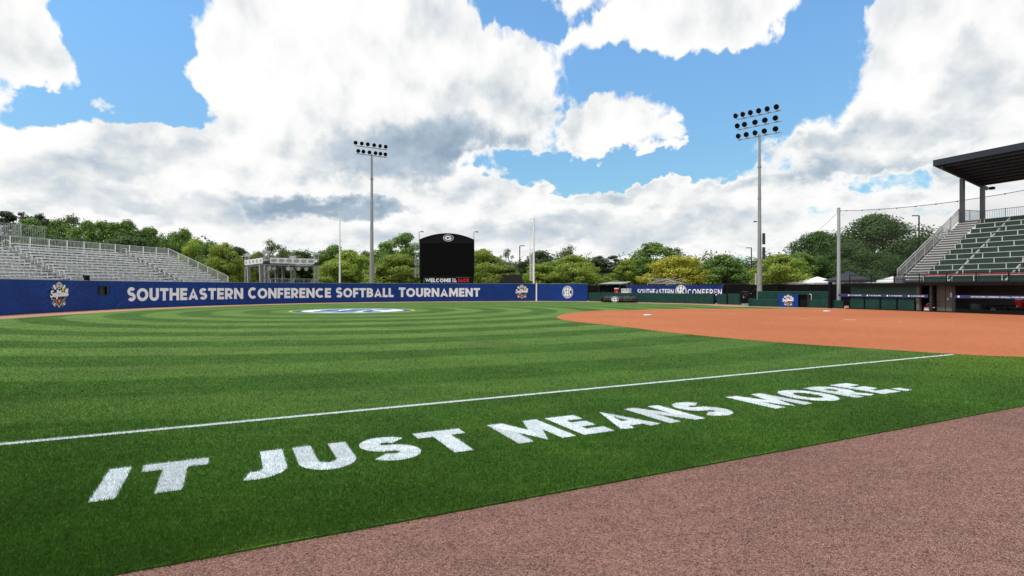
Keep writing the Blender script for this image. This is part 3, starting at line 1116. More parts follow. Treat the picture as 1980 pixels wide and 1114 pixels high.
# ------------------------------------------------------------------ outfield fence
def strip(mb, s0, s1, z0, z1, l0, l1, ds=.6):
    """solid strip along the fence between lifts l0 (back) and l1 (face)"""
    n = max(1, int((s1 - s0) / ds))
    S = [s0 + (s1 - s0) * i / n for i in range(n + 1)]
    vs_, fs = [], []
    for s in S:
        vs_ += [fence_fn(s, z0, l0), fence_fn(s, z0, l1), fence_fn(s, z1, l1), fence_fn(s, z1, l0)]
    for i in range(n):
        a, b = 4 * i, 4 * i + 4
        for k in range(4):
            fs.append((a + k, a + (k + 1) % 4, b + (k + 1) % 4, b + k))
    fs += [(3, 2, 1, 0), (4 * n, 4 * n + 1, 4 * n + 2, 4 * n + 3)]
    mb.add(vs_, fs)
    return mb


def make_fence():
    t = thing('outfield_fence', 'long curved outfield fence wrapped in blue vinyl with big white lettering', 'fence', (0, 0, 0))
    cuts = [0.3, fence_s(187.5), fence_s(222), fence_s(420), fence_s(601), fence_s(766), fence_s(905), FS[-1] - .05]
    panels = []
    for i, (a, b) in enumerate(zip(cuts[:-1], cuts[1:])):
        mb = MB()
        if i == 1:      # the panel with the look-through
            wa, wb = a + .10, b - .55
            strip(mb, a + .012, wa, .04, FH, -.12, 0)
            strip(mb, wb, b - .012, .04, FH, -.12, 0)
            strip(mb, wa + .002, wb - .002, .04, 1.26, -.12, -.002)
            strip(mb, wa + .002, wb - .002, 2.02, FH - .002, -.12, -.002)
            pn = mb.build('banner_panel', BLUE, t)
            mb = MB(); strip(mb, wa, wb, 1.25, 2.03, -.45, -.42); mb.build('window_screen', mat('window_mesh', (.055, .065, .055), .7, 0, .2, 6), pn)
            mb = MB(); strip(mb, wa + (wb - wa) * .42, wa + (wb - wa) * .42 + .05, 1.26, 2.02, -.40, -.36); mb.build('window_post', BLACK, pn)
            mb = MB(); strip(mb, wa, wb, 1.262, 1.285, -.10, .03); mb.build('window_trim', NAVYP, pn)
            mb = MB(); strip(mb, wa, wb, 2.0, 2.018, -.10, .03); mb.build('window_trim', NAVYP, pn)
            mb = MB(); strip(mb, wb - .06, wb - .01, 1.29, 1.995, -.42, -.13); mb.build('window_jamb', BLACK, pn)
        else:
            strip(mb, a + .012, b - .012, .04, FH, -.12, 0)
            pn = mb.build('banner_panel', BLUE, t)
        panels.append(pn)
    mb = MB(); strip(mb, .3, FS[-1], FH + .002, FH + .05, -.10, -.02); mb.build('top_rail', mat('rail_blue_grey', (.20, .25, .33), .5), t)
    mb = MB(); strip(mb, .3, FS[-1] - .06, 0.0, .038, -.10, -.004); mb.build('kickboard', BLACK, t)
    for k in range(1, 40):
        s = FS[-1] * k / 40
        p = fence_fn(s, 0, -.17)
        MB().tube((p.x, p.y, 0), (p.x, p.y, FH), .04, .04, 6).build('post', GALV, t)
    for text, a, b in (('SOUTHEASTERN', 246, 470), ('CONFERENCE', 479.5, 640), ('SOFTBALL', 649.5, 761), ('TOURNAMENT', 771, 928)):
        word(t, text, fence_fn, fence_s(a), fence_s(b), 0.64, 1.20, w=.235, gap=.085, cap=1.07, lift=.016)
    softball_emblem(panels[0], fence_fn, fence_s(114), 1.30, .90)
    softball_emblem(panels[6], fence_fn, fence_s(1009), 1.30, .90)
    # beyond the foul pole
    C = Vector((3.42, 81.4, 0)); D = Vector((10.6, 79.8, 0))
    e = (D - C).normalized(); nrm = Vector((e.y, -e.x, 0))
    t2 = thing('foul_territory_fence', 'short blue fence panel with a round white emblem beside the foul pole', 'fence', (C.x, C.y, 0), math.atan2(e.y, e.x))
    L = (D - C).length
    pn = MB().box(.02, L, 0, .12, .04, FH).build('banner_panel', BLUE, t2)
    MB().box(.02, L, .02, .10, FH + .002, FH + .05).build('top_rail', MATS['rail_blue_grey'], t2)
    MB().box(.0, .17, -.05, .10, .0, FH + .06).build('white_strip', WHITE, t2)
    MB().box(.18, L, .01, .10, 0, .038).build('kickboard', BLACK, t2)
    f2 = lambda a, b, l: Vector((a, -l, b))
    sec_emblem(pn, f2, 4.55, 1.27, .76, .88)


make_fence()

# foul pole with its screen
t = thing('foul_pole', 'tall white foul pole with a narrow mesh screen rising behind the blue fence', 'foul pole', (3.02, 81.9, 0))
MB().tube((.12, 0, 0), (.12, 0, 11.9), .14, .13, 12).build('pole', WHITE, t, True)
MB().tube((-.42, 0, 2.95), (-.42, 0, 11.85), .045, .045, 8).build('side_rail', WHITE, t, True)
for z in (2.95, 5.2, 7.4, 9.7, 11.85):
    MB().box(-.42, .02, -.03, .03, z - .03, z + .03).build('cross_bar', WHITE, t)
mb = MB()
for i in range(1, 7):
    mb.box(-.42 + i * .062, -.42 + i * .062 + .014, -.006, .006, 2.98, 7.4)
for i in range(44):
    mb.box(-.40, 0.0, -.005, .005, 3.0 + i * .1, 3.0 + i * .1 + .014)
mb.build('screen', WHITE, t)

# ------------------------------------------------------------------ bleachers behind left field
def rail_panel(parent, a, b, h, name='rail_panel', step=.13, m_=None, gap=.10):
    """one bay of guard rail between posts: top and bottom rail with upright bars, a and b at deck height"""
    a, b = Vector(a), Vector(b)
    up = Vector((0, 0, 1))
    mb = MB()
    mb.bar(a + up * h, b + up * h, .05, .05)
    mb.bar(a + up * gap, b + up * gap, .04, .04)
    n = max(2, int((b - a).length / step))
    for i in range(1, n):
        p = a.lerp(b, i / n)
        mb.bar(p + up * gap, p + up * (h - .02), .022, .022)
    return mb.build(name, m_ or RAIL, parent)


def make_bleachers():
    NR, RISE, RUN, Z0, LEN = 13, .28, .66, 2.14, 34.0
    t = thing('bleachers', 'long aluminium bleachers rising behind the blue outfield fence', 'bleachers', (-33.0, 66.0, 0), math.atan2(.963, .27))
    aisles = [(-7.2, -5.8), (-18.6, -17.2), (-29.0, -27.6)]
    secs, x = [], 0.0
    for a0, a1 in aisles:
        secs.append((a1, x)); x = a0
    secs.append((-LEN, x))
    for r in range(NR):
        z, y = Z0 + r * RISE, r * RUN
        for (x0, x1) in secs:
            # planks break at joints, so that they step slightly as real ones do
            n = max(1, round((x1 - x0) / 5.6))
            for k in range(n):
                xa, xb = x0 + (x1 - x0) * k / n + .006, x0 + (x1 - x0) * (k + 1) / n - .006
                dz = random.uniform(-.006, .006)
                MB().bbox(xa, xb, y + .28, y + .545, z + .375 + dz, z + .445 + dz, .012).build('seat_plank', ALU, t)
                MB().box(xa, xb, y - .02, y + .60, z - .05 + dz, z + dz).build('foot_plank', ALU, t)
                MB().box(xa, xb, y + .605, y + .625, z + .01 + dz, z + .05 + dz).build('riser_plank', ALU, t)
            mb = MB()
            for k in range(int((x1 - x0) / 1.5) + 1):
                xx = min(x1 - .06, x0 + .05 + k * 1.5)
                mb.box(xx, xx + .05, y + .33, y + .39, z - .04, z + .398)
                mb.box(xx, xx + .05, y + .27, y + .33, z - RISE * .5, z + .10)
            tag(mb.build('seat_bracket', ALU, t), kind='stuff')
        for (a0, a1) in aisles:
            MB().box(a0 + .02, a1 - .02, y, y + .33, z - .05, z - .006).build('stair_tread', ALU, t)
            MB().box(a0 + .02, a1 - .02, y + .33, y + .655, z + .10, z + .14).build('stair_tread', ALU, t)
    for (a0, a1) in aisles:
        for r in range(1, NR, 2):
            z, y, xm = Z0 + r * RISE, r * RUN, (a0 + a1) / 2
            pts = [(xm, y, z), (xm, y, z + .75)] + [(xm, y + .45 - .45 * math.cos(R(a)), z + .75 + .18 * math.sin(R(a))) for a in range(20, 181, 20)] + [(xm, y + .9, z + .35)]
            MB().path(pts, .02, 6).build('aisle_handrail', RAIL, t)
    # understructure: stringers and posts
    for k in range(15):
        xx = -.15 - k * 2.38
        mb = MB()
        mb.bar((xx, 0, Z0 - .12), (xx, (NR - 1) * RUN + .6, Z0 + (NR - 1) * RISE + .08), .08, .16)
        for yy in (.2, 3.0, 5.8, 8.3):
            mb.box(xx - .04, xx + .04, yy - .04, yy + .04, 0, Z0 + yy / RUN * RISE - .1)
        mb.bar((xx, .2, .2), (xx, 8.3, 2.6), .05, .05)
        mb.build('stringer', GALV, t)
    yb, zb = (NR - 1) * RUN + .62, Z0 + (NR - 1) * RISE
    n = int(LEN / 1.62)
    for k in range(n + 1):
        xx = -k * LEN / n
        MB().box(xx - .045, xx + .045, yb - .03, yb + .06, zb - .3, zb + 1.12).build('rail_post', ALU, t)
        if k < n:
            rail_panel(t, (xx - LEN / n + .05, yb, zb), (xx - .05, yb, zb), 1.07)
    for k in range(6):
        ya, yc = yb * k / 6, yb * (k + 1) / 6
        za, zc = Z0 + (zb - Z0) * k / 6, Z0 + (zb - Z0) * (k + 1) / 6
        rail_panel(t, (.06, ya + .03, za), (.06, yc - .03, zc), 1.07)
        MB().box(.02, .10, ya - .03, ya + .03, za - .3, za + 1.10).build('rail_post', ALU, t)
    # front rail with cross bars at the left part
    for k in range(8):
        x1 = -18.9 - k * 1.9
        rail_panel(t, (x1 - 1.86, -.35, Z0 - .6), (x1, -.35, Z0 - .6), 1.07, step=.16)
        MB().box(x1 - .02, x1 + .04, -.40, -.32, 0, Z0 + .52).build('rail_post', ALU, t)


make_bleachers()

# raised platform behind the bleachers
p = Vector((-49.6, 57.5, 0))
t = thing('camera_platform', 'small raised deck with galvanised railing standing above the top of the bleachers', 'platform', p, math.atan2(.963, .30))
MB().box(-12, 0, 0, 3.0, 6.75, 7.0).build('deck', DARK, t)
for k in range(6):
    xx = -12 + k * 2.4
    rail_panel(t, (xx + .03, .05, 7.0), (xx + 2.37, .05, 7.0), 1.25, m_=GALV, step=.16)
    MB().box(xx - .04, xx + .04, 0, .08, 7.0, 8.3).build('rail_post', GALV, t)
    MB().box(xx - .06, xx + .06, .2, .32, 0, 6.75).build('leg', GALV, t)
    MB().box(xx - .06, xx + .06, 2.7, 2.82, 0, 6.75).build('leg', GALV, t)
for k in range(5):
    MB().box(-12 + k * 2.4 + .1, -12 + (k + 1) * 2.4 - .1, 2.9, 2.93, 7.0, 8.1).build('back_panel', GALV, t)
for y0 in (.1, 1.55):
    rail_panel(t, (0, y0, 7.0), (0, y0 + 1.4, 7.0), 1.25, m_=GALV, step=.16)
MB().box(-.04, .04, 2.9, 2.98, 7.0, 8.3).build('rail_post', GALV, t)

# black camera head perched on the fence top
p = fence_fn(fence_s(172), 0, -.2)
t = thing('fence_camera', 'small black camera perched on top of the blue fence in front of the bleachers', 'camera', (p.x, p.y, 0), R(-20))
MB().tube((0, 0, 0), (0, 0, FH + .05), .03, .03, 6).build('stalk', BLACK, t)
MB().bbox(-.14, .18, -.16, .16, FH + .02, FH + .44, .04).build('body', BLACK, t)
MB().lathe([(.07, 0), (.09, .12), (.10, .2)], (-.14, 0, FH + .36), 10, (-1, -.2, .15)).build('lens', BLACK, t)
MB().bbox(-.34, -.10, -.10, .10, FH + .26, FH + .42, .03).build('hood', BLACK, t)

# ------------------------------------------------------------------ truss stage
def truss(mb, a, b, w=.45, r=.03, n=10):
    a, b = Vector(a), Vector(b)
    d = (b - a).normalized()
    s = d.cross(Vector((0, 0, 1)) if abs(d.z) < .9 else Vector((1, 0, 0))).normalized() * (w / 2)
    q = d.cross(s).normalized() * (w / 2)
    cs = [s + q, s - q, -s - q, -s + q]
    for c in cs:
        mb.tube(a + c, b + c, r, r, 6)
    for k in range(n):
        p0, p1 = a.lerp(b, k / n), a.lerp(b, (k + 1) / n)
        for i in range(4):
            c0, c1 = (cs[i], cs[(i + 1) % 4]) if k % 2 else (cs[(i + 1) % 4], cs[i])
            mb.tube(p0 + c0, p1 + c1, r * .6, r * .6, 4, False)
        mb.path([p0 + c for c in cs] + [p0 + cs[0]], r * .6, 4)


def make_stage():
    T1, A, B = Vector((-32.8, 76, 0)), Vector((5.2, 4.1, 0)), Vector((-6.6, 7.9, 0))
    t = thing('stage', 'open truss stage with white printed fascia standing beyond the outfield fence', 'stage', T1, math.atan2(A.y, A.x))
    a = A.length; b = B.length
    TRS = mat('truss_metal', (0.44, 0.45, 0.46), 0.45, 0.5, 0.15, 2.0)
    cors = [(0, 0), (a, 0), (0, b), (a, b)]
    for (x, y) in cors:
        mb = MB(); truss(mb, (x, y, 0), (x, y, 6.45), .52, .036, 13)
        tw = mb.build('tower', TRS, t)
        MB().bbox(x - .38, x + .38, y - .38, y + .38, 6.45, 6.72, .04).build('tower_head', GALV, tw)
        MB().box(x - .55, x + .55, y - .12, y + .12, 6.722, 6.84).build('head_beam', GALV, tw)
        MB().bbox(x - .36, x + .36, y - .36, y + .36, 5.05, 5.45, .04).build('sleeve_block', DARK, tw)
    for (p0, p1) in (((0, 0), (a, 0)), ((0, 0), (0, b)), ((a, 0), (a, b)), ((0, b), (a, b))):
        mb = MB(); truss(mb, (*p0, 5.15), (*p1, 5.15), .42, .03, 12)
        mb.build('roof_beam', TRS, t)
    MB().box(.2, a - .2, .2, b - .2, 5.60, 5.68).build('roof_deck', mat('roof_white', (.70, .71, .72), .6), t)
    ff = MB().box(.35, a - .35, -.40, -.34, 5.18, 5.92).build('fascia', WHITE, t)
    fs = MB().box(-.40, -.34, .35, b - .35, 5.18, 5.92).build('fascia', WHITE, t)
    MB().box(a + .34, a + .40, .35, b - .35, 5.18, 5.92).build('fascia', WHITE, t)
    BLK = mat('fascia_print', (.03, .035, .05), .5)
    for k in range(6):
        cx = .35 + (a - .7) * (k + .5) / 6
        e = MB(); fn = lambda x, z, l: Vector((x, -.40 - l, z)); ringq(e, fn, cx, 5.55, .36, .22, .07, .008, 20)
        e.box(cx - .20, cx + .20, -.412, -.406, 5.50, 5.60)
        e.build('printed_emblem', BLK, ff)
    for k in range(5):
        cy = .35 + (b - .7) * (k + .5) / 5
        e = MB(); fn = lambda y, z, l: Vector((-.40 - l, y, z)); ringq(e, fn, cy, 5.55, .40, .22, .07, .008, 20)
        e.box(-.412, -.406, cy - .2, cy + .2, 5.50, 5.60)
        e.build('printed_emblem', BLK, fs)
    # pleated white drapes tied beside the towers
    for (x, y) in ((-.05, 2.4), (-.05, b - 1.3), (a * .62, b - .3), (a - 1.5, b - .3)):
        mb = MB()
        n = 14
        for zi in range(8):
            z0, z1 = 1.2 + zi * .5, 1.2 + (zi + 1) * .5
            w0 = .24 * (.75 + .5 * abs((z0 - 2.8) / 2.8)); w1 = .24 * (.75 + .5 * abs((z1 - 2.8) / 2.8))
            for i in range(n):
                u0, u1 = i / n - .5, (i + 1) / n - .5
                g0, g1 = .07 * (-1) ** i, .07 * (-1) ** (i + 1)
                mb.add([(x + u0 * w0 * 2, y + g0, z0), (x + u1 * w0 * 2, y + g1, z0), (x + u1 * w1 * 2, y + g1, z1), (x + u0 * w1 * 2, y + g0, z1)], [(0, 1, 2, 3)])
        mb.build('drape', mat('drape_white', (.62, .64, .66), .8), t)
    for k, xx in enumerate((.35, 1.3, 2.9, 3.7, 4.4, 5.6)):
        yy = (.5, 1.6, .7, 1.8, 1.0, 1.4)[k]
        l = MB().lathe([(.12, 0), (.26, .1), (.31, .3)], (xx, yy, 4.62), 14, (.1, -1, -.25)).build('stage_light', BLACK, t, True)
        MB().lathe([(.295, 0), (.295, .02)], (xx + .03, yy - .30, 4.62 - .075), 14, (.1, -1, -.25)).build('lens', WHITE, l)
        MB().bar((xx, yy, 4.75), (xx, yy, 5.0), .05, .05).build('yoke', BLACK, l)
    MB().box(.1, a - .1, .1, b - .1, 1.0, 1.2).build('stage_floor', DARK, t)
    for k in range(4):
        x0 = .4 + k * (a - .8) / 4
        rail_panel(t, (x0 + .03, -.55, 1.75), (x0 + (a - .8) / 4 - .03, -.55, 1.75), 1.35, step=.18, m_=GALV)
    for k in range(5):
        x0 = .4 + k * (a - .8) / 4
        MB().box(x0 - .04, x0 + .04, -.58, -.50, 0, 3.12).build('barrier_post', GALV, t)
    for k in range(5):
        MB().bbox(1.2 + k * 1.0, 1.75 + k * 1.0, 1.4, 1.9, 1.2, 2.5 + .4 * (k % 2), .05).build('speaker_case', BLACK, t)


make_stage()

# ------------------------------------------------------------------ scoreboard
def make_scoreboard():
    W, Y = 8.25, 86.0
    t = thing('scoreboard', 'black arched video scoreboard with a WELCOME sign under its dark screen', 'scoreboard', (-9.85, Y, 0), R(2))
    h = W / 2
    prof = [(-h, 3.5), (h, 3.5), (h, 9.15)] + [(h * math.cos(R(a)) , 9.15 + .92 * math.sin(R(a))) for a in range(12, 169, 12)] + [(-h, 9.15)]
    # flat circular arch
    prof = [(-h, 3.5), (h, 3.5)] + [(h - W * i / 20, 9.12 + .95 * (1 - (1 - 2 * i / 20) ** 2)) for i in range(21)]
    MB().prism([(x, 0, z) for x, z in prof], (0, .9, 0)).build('cabinet', BLACK, t)
    mb = MB()
    for i in range(20):
        x0, x1 = h - W * i / 20, h - W * (i + 1) / 20
        z0, z1 = 9.12 + .95 * (1 - (1 - 2 * i / 20) ** 2), 9.12 + .95 * (1 - (1 - 2 * (i + 1) / 20) ** 2)
        mb.bar((x0, .44, z0 + .03), (x1, .44, z1 + .03), 1.02, .06)
    mb.build('arch_trim', DARK, t)
    sc = MB().box(-h + .30, h - .12, -.05, -.003, 3.75, 8.62).build('screen', SCREEN, t)
    for k in range(1, 6):
        x = -h + .30 + (W - .42) * k / 6
        MB().box(x - .008, x + .008, -.056, -.051, 3.75, 8.62).build('module_seam', BLACK, sc)
    for k in range(1, 4):
        z = 3.75 + 4.87 * k / 4
        MB().box(-h + .30, h - .12, -.0555, -.0515, z - .008, z + .008).build('module_seam', BLACK, sc)
    fn = lambda a, b, l: Vector((a, -l, b))
    g_emblem(t, fn, .22, 9.42, .78, .52)
    sg = MB().box(-h + .75, h - .2, .05, .35, 2.55, 3.44).build('welcome_sign', BLACK, t)
    f3 = lambda a, b, l: Vector((a, .05 - l, b))
    word(sg, 'WELCOME', f3, -3.25, .62, 2.72, .58, w=.25, gap=.07, lift=.01)
    word(sg, 'TO', f3, .80, 1.32, 3.03, .26, w=.25, gap=.1, lift=.01)
    word(sg, 'THE', f3, .80, 1.45, 2.72, .26, w=.25, gap=.1, lift=.01)
    word(sg, 'JACK', f3, 1.58, 3.40, 2.72, .58, w=.27, gap=.07, lift=.01, material=SIGNRED)
    for x in (-h + .30, h - .35):
        MB().box(x - .2, x + .2, .4, .8, 0, 3.5).build('column', BLACK, t)
    # service ladder and catwalk at the left side
    la = MB()
    for x in (-h - .62, -h - .10):
        la.box(x - .03, x + .03, .3, .36, 3.3, 8.9)
    for k in range(19):
        la.box(-h - .62, -h - .10, .31, .35, 3.4 + k * .29, 3.43 + k * .29)
    la.build('service_ladder', GALV, t)
    for z in (3.5, 5.3, 7.1):
        c = MB(); c.box(-h - .8, -h - .02, 0, .9, z, z + .05)
        c.bar((-h - .8, .02, z + .9), (-h - .02, .02, z + .9), .04, .04); c.bar((-h - .78, .02, z), (-h - .78, .02, z + .9), .04, .04)
        c.bar((-h - .8, .02, z + .02), (-h - .1, .02, z + .9), .03, .03)
        c.build('catwalk', GALV, t)
    for sx in (-1, 1):
        x = sx * (h - .05) if sx > 0 else -h - .06
        mb = MB().path([(x, .3, 8.9), (x, .3, 10.35), (x + .42 * (1 if sx < 0 else 1), .3, 10.45)], .04, 6)
        mb.bbox(x + .38, x + .62, .18, .42, 10.28, 10.46, .03)
        mb.build('camera_arm', DARK, t)


make_scoreboard()

# ------------------------------------------------------------------ floodlight masts
def lamp_head(parent, c, aim, r=.29):
    aim = Vector(aim).normalized()
    l = MB().lathe([(.09, -.30), (.16, -.26), (r * .80, -.12), (r, 0.0), (r, .05)], c, 16, aim).build('floodlight', DARK, parent, True)
    MB().lathe([(r * .96, 0), (r * .96, .004)], Vector(c) + aim * .052, 16, aim).build('lens', BLACK, l)
    return l


def make_mast(name, label, loc, top, rz, rows, half, steel_r, base_h, extra=None):
    t = thing(name, label, 'light mast', loc, rz, 'floodlight masts')
    MB().tube((0, 0, 0), (0, 0, base_h), steel_r * 1.45, steel_r * 1.30, 14).build('concrete_base', CONC, t, True)
    MB().tube((0, 0, base_h - .3), (0, 0, top + .2), steel_r * 1.12, steel_r * .62, 14).build('pole', STEEL, t, True)
    for k in range(3):
        z = base_h + (top - base_h) * (k + 1) / 4
        MB().tube((0, 0, z), (0, 0, z + .25), steel_r * 1.03, steel_r * 1.0, 14).build('joint_collar', STEEL, t, True)
    for k in range(int((top - 5) / .45)):
        z = 5 + k * .45
        MB().tube((-.32 * (1 if k % 2 else -1) * .7, 0, z), (0, 0, z), .012, .012, 4).build('climbing_peg', DARK, t)
    for i, (dz, xs) in enumerate(rows):
        MB().box(-half, half, -.06, .06, top + dz - .05, top + dz + .05).build('cross_arm', GALV, t)
        for x in xs:
            MB().bar((x, -.05, top + dz), (x, -.18, top + dz + .32), .04, .04).build('yoke', GALV, t)
            yaw = random.uniform(-.5, .5) + (.25 * x / half)
            lamp_head(t, (x, -.32, top + dz + .36), (yaw * .6, -1, -.35 - .1 * random.random()))
    return t


m1 = make_mast('floodlight_mast', 'tall floodlight mast with two rows of lamps beside the truss stage and scoreboard', (-20.7, 84, 0), 21.4,
               math.atan2(.52, .85), [(.0, [-2.1, -1.35, -.45, .45, 1.2, 1.95]), (1.15, [-2.5, -1.6, -.7, .25, 1.15, 2.0])], 2.35, .24, 7.2)
m2 = make_mast('floodlight_mast', 'tall floodlight mast with three rows of lamps behind the green bullpen wall', (26.8, 61.6, 0), 18.3,
               math.atan2(-.72, .70), [(.0, [-2.2, -1.3, -.35, .65, 1.8]), (1.15, [-2.3, -1.5, -.35, .7, 1.8]), (2.3, [-2.5, -1.7, -.85, .05, .95, 1.9])], 2.35, .19, 4.6)
# speaker columns and small lamp on the second mast
c_ = MB().bbox(.33, .58, -.12, .12, 6.55, 7.75, .02).build('speaker_column', DARK, m2)
c_ = MB().bbox(.33, .58, -.12, .12, 4.95, 6.25, .02).build('speaker_column', DARK, m2)
MB().box(.1, .34, -.03, .03, 7.0, 7.06).box(.1, .34, -.03, .03, 5.5, 5.56).build('bracket', GALV, m2)
MB().bbox(-.55, -.22, -.3, -.1, 9.0, 9.12, .03).build('area_lamp', DARK, m2)
MB().bbox(-.42, -.24, -.2, .2, 2.2, 3.4, .02).build('junction_box', GALV, m2)
MB().bbox(.30, .55, -.2, .2, 4.0, 4.9, .02).build('junction_box', GALV, m1)

# flagpole
p = Vector((-.3027 * 82, 82, 0))
t = thing('flagpole', 'slender white flagpole without a flag behind the blue fence', 'flagpole', p)
MB().tube((0, 0, 0), (0, 0, 12.6), .16, .06, 12).build('pole', WHITE, t, True)
MB().lathe([(.01, 0), (.09, .06), (.09, .12), (.01, .18)], (0, 0, 12.6), 10).build('finial', WHITE, t, True)
MB().box(.05, .12, -.03, .03, 12.4, 12.5).tube((.13, 0, 1.2), (.12, 0, 12.4), .008, .008, 4).build('halyard', WHITE, t)

# street lamps
def street_lamp(px, top_py, Y, label, side=1):
    x = (px - 990) / 1100 * Y
    z = CAM_H + (557 - top_py) / 1100 * Y
    t = thing('street_lamp', label, 'street lamp', (x, Y, 0), 0, 'street lamps')
    MB().tube((0, 0, 0), (0, 0, z), .13, .09, 8).build('pole', DARK, t, True)
    MB().bbox(min(0, side * .95), max(0, side * .95), -.13, .13, z, z + .12, .03).build('lamp_head', DARK, t)
    MB().tube((0, 0, 0), (0, 0, .5), .24, .2, 10).build('footing', CONC, t, True)


street_lamp(1005, 476, 105, 'dark street lamp rising from the trees between scoreboard and foul pole')
street_lamp(1453, 480, 100, 'thin dark street lamp standing behind the three-row floodlight mast', -1)
street_lamp(1777, 418, 80, 'dark street lamp standing beside the grandstand stairs', -1)

# wrapped television camera stand
Y = 84.5
t = thing('camera_stand', 'black shrouded camera stand with a television camera above the blue fence', 'camera stand', ((988 - 990) / 1100 * Y, Y, 0))
MB().prism([(-1.75, 0, 2.2), (1.65, 0, 2.2), (1.65, 0, 3.85), (-.30, 0, 3.85), (-.75, 0, 3.70), (-1.70, 0, 2.85)], (0, 1.6, 0)).build('shroud', TARP, t)
for x in (-1.2, 1.5):
    for y in (.1, 1.4):
        MB().box(x - .06, x + .06, y, y + .1, 0, 2.2).build('leg', DARK, t)
c = MB().bbox(-.55, .25, .5, .9, 4.15, 4.5, .05).build('television_camera', BLACK, t)
MB().tube((-.15, .7, 3.85), (-.15, .7, 4.18), .08, .08, 8).build('pan_head', BLACK, c)
MB().lathe([(.12, 0), (.15, .3), (.18, .42)], (-.55, .7, 4.32), 10, (-1, -.2, 0)).build('lens', BLACK, c)
MB().bbox(.28, .55, .55, .85, 4.25, 4.6, .04).build('viewfinder', BLACK, c)
MB().bbox(-1.35, -.75, .3, .9, 3.45, 3.95, .08).build('covered_monitor', TARP, t)
rail_panel(t, (-4.2, .1, 2.1), (-1.7, .1, 2.1), .95, m_=DARK, step=.2)
MB().bar((-4.0, .1, 2.1), (-2.2, .1, 3.0), .05, .05).build('brace', DARK, t)
for x in (-4.15, -2.9):
    MB().box(x - .04, x + .04, .06, .14, 0, 3.05).build('rail_post', DARK, t)

# ------------------------------------------------------------------ walls on the first-base side
def pad_wall(name, label, pts, h, padw, thick=.14, m_=None, cat='wall', cap=True):
    t = thing(name, label, cat, (0, 0, 0))
    m_ = m_ or GREEN
    for (a, b) in zip(pts[:-1], pts[1:]):
        a, b = Vector((*a, 0)), Vector((*b, 0))
        d = b - a; L = d.length; d.normalize()
        nn = Vector((-d.y, d.x, 0))
        n = max(1, round(L / padw))
        for k in range(n):
            p0, p1 = a + d * (L * k / n + .012), a + d * (L * (k + 1) / n - .012)
            hh = h + random.uniform(-.008, .008)
            lo = .03 + random.uniform(0, .012)
            q = [p0, p1, p1 + nn * thick, p0 + nn * thick]
            ins = [p0 + d * .02 + nn * .0, p1 - d * .02, p1 - d * .02 + nn * thick, p0 + d * .02 + nn * thick]
            up = Vector((0, 0, 1))
            c1 = nn * .025
            pro = [(p + up * lo) for p in q] + [(p + up * (hh - .03)) for p in q] + [p0 + d * .02 + c1 + up * hh, p1 - d * .02 + c1 + up * hh, p1 - d * .02 + nn * (thick - .025) + up * hh, p0 + d * .02 + nn * (thick - .025) + up * hh]
            fs = [(3, 2, 1, 0), (8, 9, 10, 11)]
            for lv in (0, 4):
                for i in range(4):
                    j = (i + 1) % 4
                    fs.append((lv + i, lv + j, lv + 4 + j, lv + 4 + i))
            MB().add(pro, fs).build('pad', m_, t)
        MB().bar(a + nn * (thick + .06) + Vector((0, 0, h / 2)), b + nn * (thick + .06) + Vector((0, 0, h / 2)), .08, h - .04).build('backing', DARK, t)
    return t


pad_wall('padded_wall', 'long low green padded wall behind the rolled tarp', [(10.72, 79.7), (20.8, 68.3), (23.0, 65.0)], 1.22, 2.1)
pad_wall('padded_gate', 'single green padded gate panel between dark posts near the rolled tarp', [(23.28, 64.6), (23.9, 63.4)], 1.20, 2.0)
pad_wall('padded_wall', 'short green wall pad next to the camera on its tripod', [(24.0, 63.2), (24.75, 61.9)], 1.22, 2.0)
for (x, y, h) in ((23.14, 64.85, 2.3), (23.98, 63.3, 4.6)):
    t = thing('gate_post', 'short dark gate post beside the padded gate' if h < 3 else 'tall thin dark net post beside the padded gate', 'post', (x, y, 0))
    MB().tube((0, 0, 0), (0, 0, h), .055, .05, 8).build('shaft', BLACK, t, True)
    MB().lathe([(.06, 0), (.06, .03), (.01, .07)], (0, 0, h), 8).build('cap', BLACK, t)
pad_wall('bullpen_wall', 'taller green padded wall at the back of the bullpen', [(25.7, 59.6), (30.4, 54.2)], 1.52, 1.75)
pad_wall('bullpen_front_wall', 'knee-high green wall left of the blue emblem box', [(24.1, 57.3), (25.98, 55.6)], .71, 1.15)
pad_wall('bullpen_front_wall', 'knee-high green wall between the emblem box and the dugout', [(28.0, 53.7), (29.72, 51.1)], .74, 1.05)
pad_wall('bullpen_side_wall', 'green wall end running back beside the floodlight mast', [(24.2, 57.6), (25.5, 59.5)], .80, 1.2)

# blue emblem box (camera well) in the wall
a = Vector((26.02, 55.55, 0)); b = Vector((27.96, 53.78, 0)); d = (b - a).normalized()
t = thing('camera_well', 'box-shaped camera well with a blue softball banner on its front', 'camera well', a, math.atan2(d.y, d.x))
MB().box(0, 1.80, .0, .9, .03, 1.24).build('body', BLACK, t)
MB().box(1.82, 2.62, .25, 1.0, .03, 1.18).build('dark_opening', BLACK, t)
MB().box(1.80, 2.64, .0, 1.0, 1.182, 1.24).build('lintel', BLACK, t)
MB().box(2.60, 2.66, -.02, .24, 0.0, 1.18).build('jamb', DARK, t)
bn = MB().box(-.01, 1.79, -.035, -.004, .02, 1.25).build('banner', BLUE, t)
softball_emblem(bn, lambda x, z, l: Vector((x, -.037 - l * .6, z)), .90, .64, .50)
MB().tube((2.8, .5, 0), (2.8, .5, 1.25), .03, .03, 6).tube((2.8, .5, 1.25), (2.62, .5, 1.25), .03, .03, 6).build('white_handle', WHITE, t)

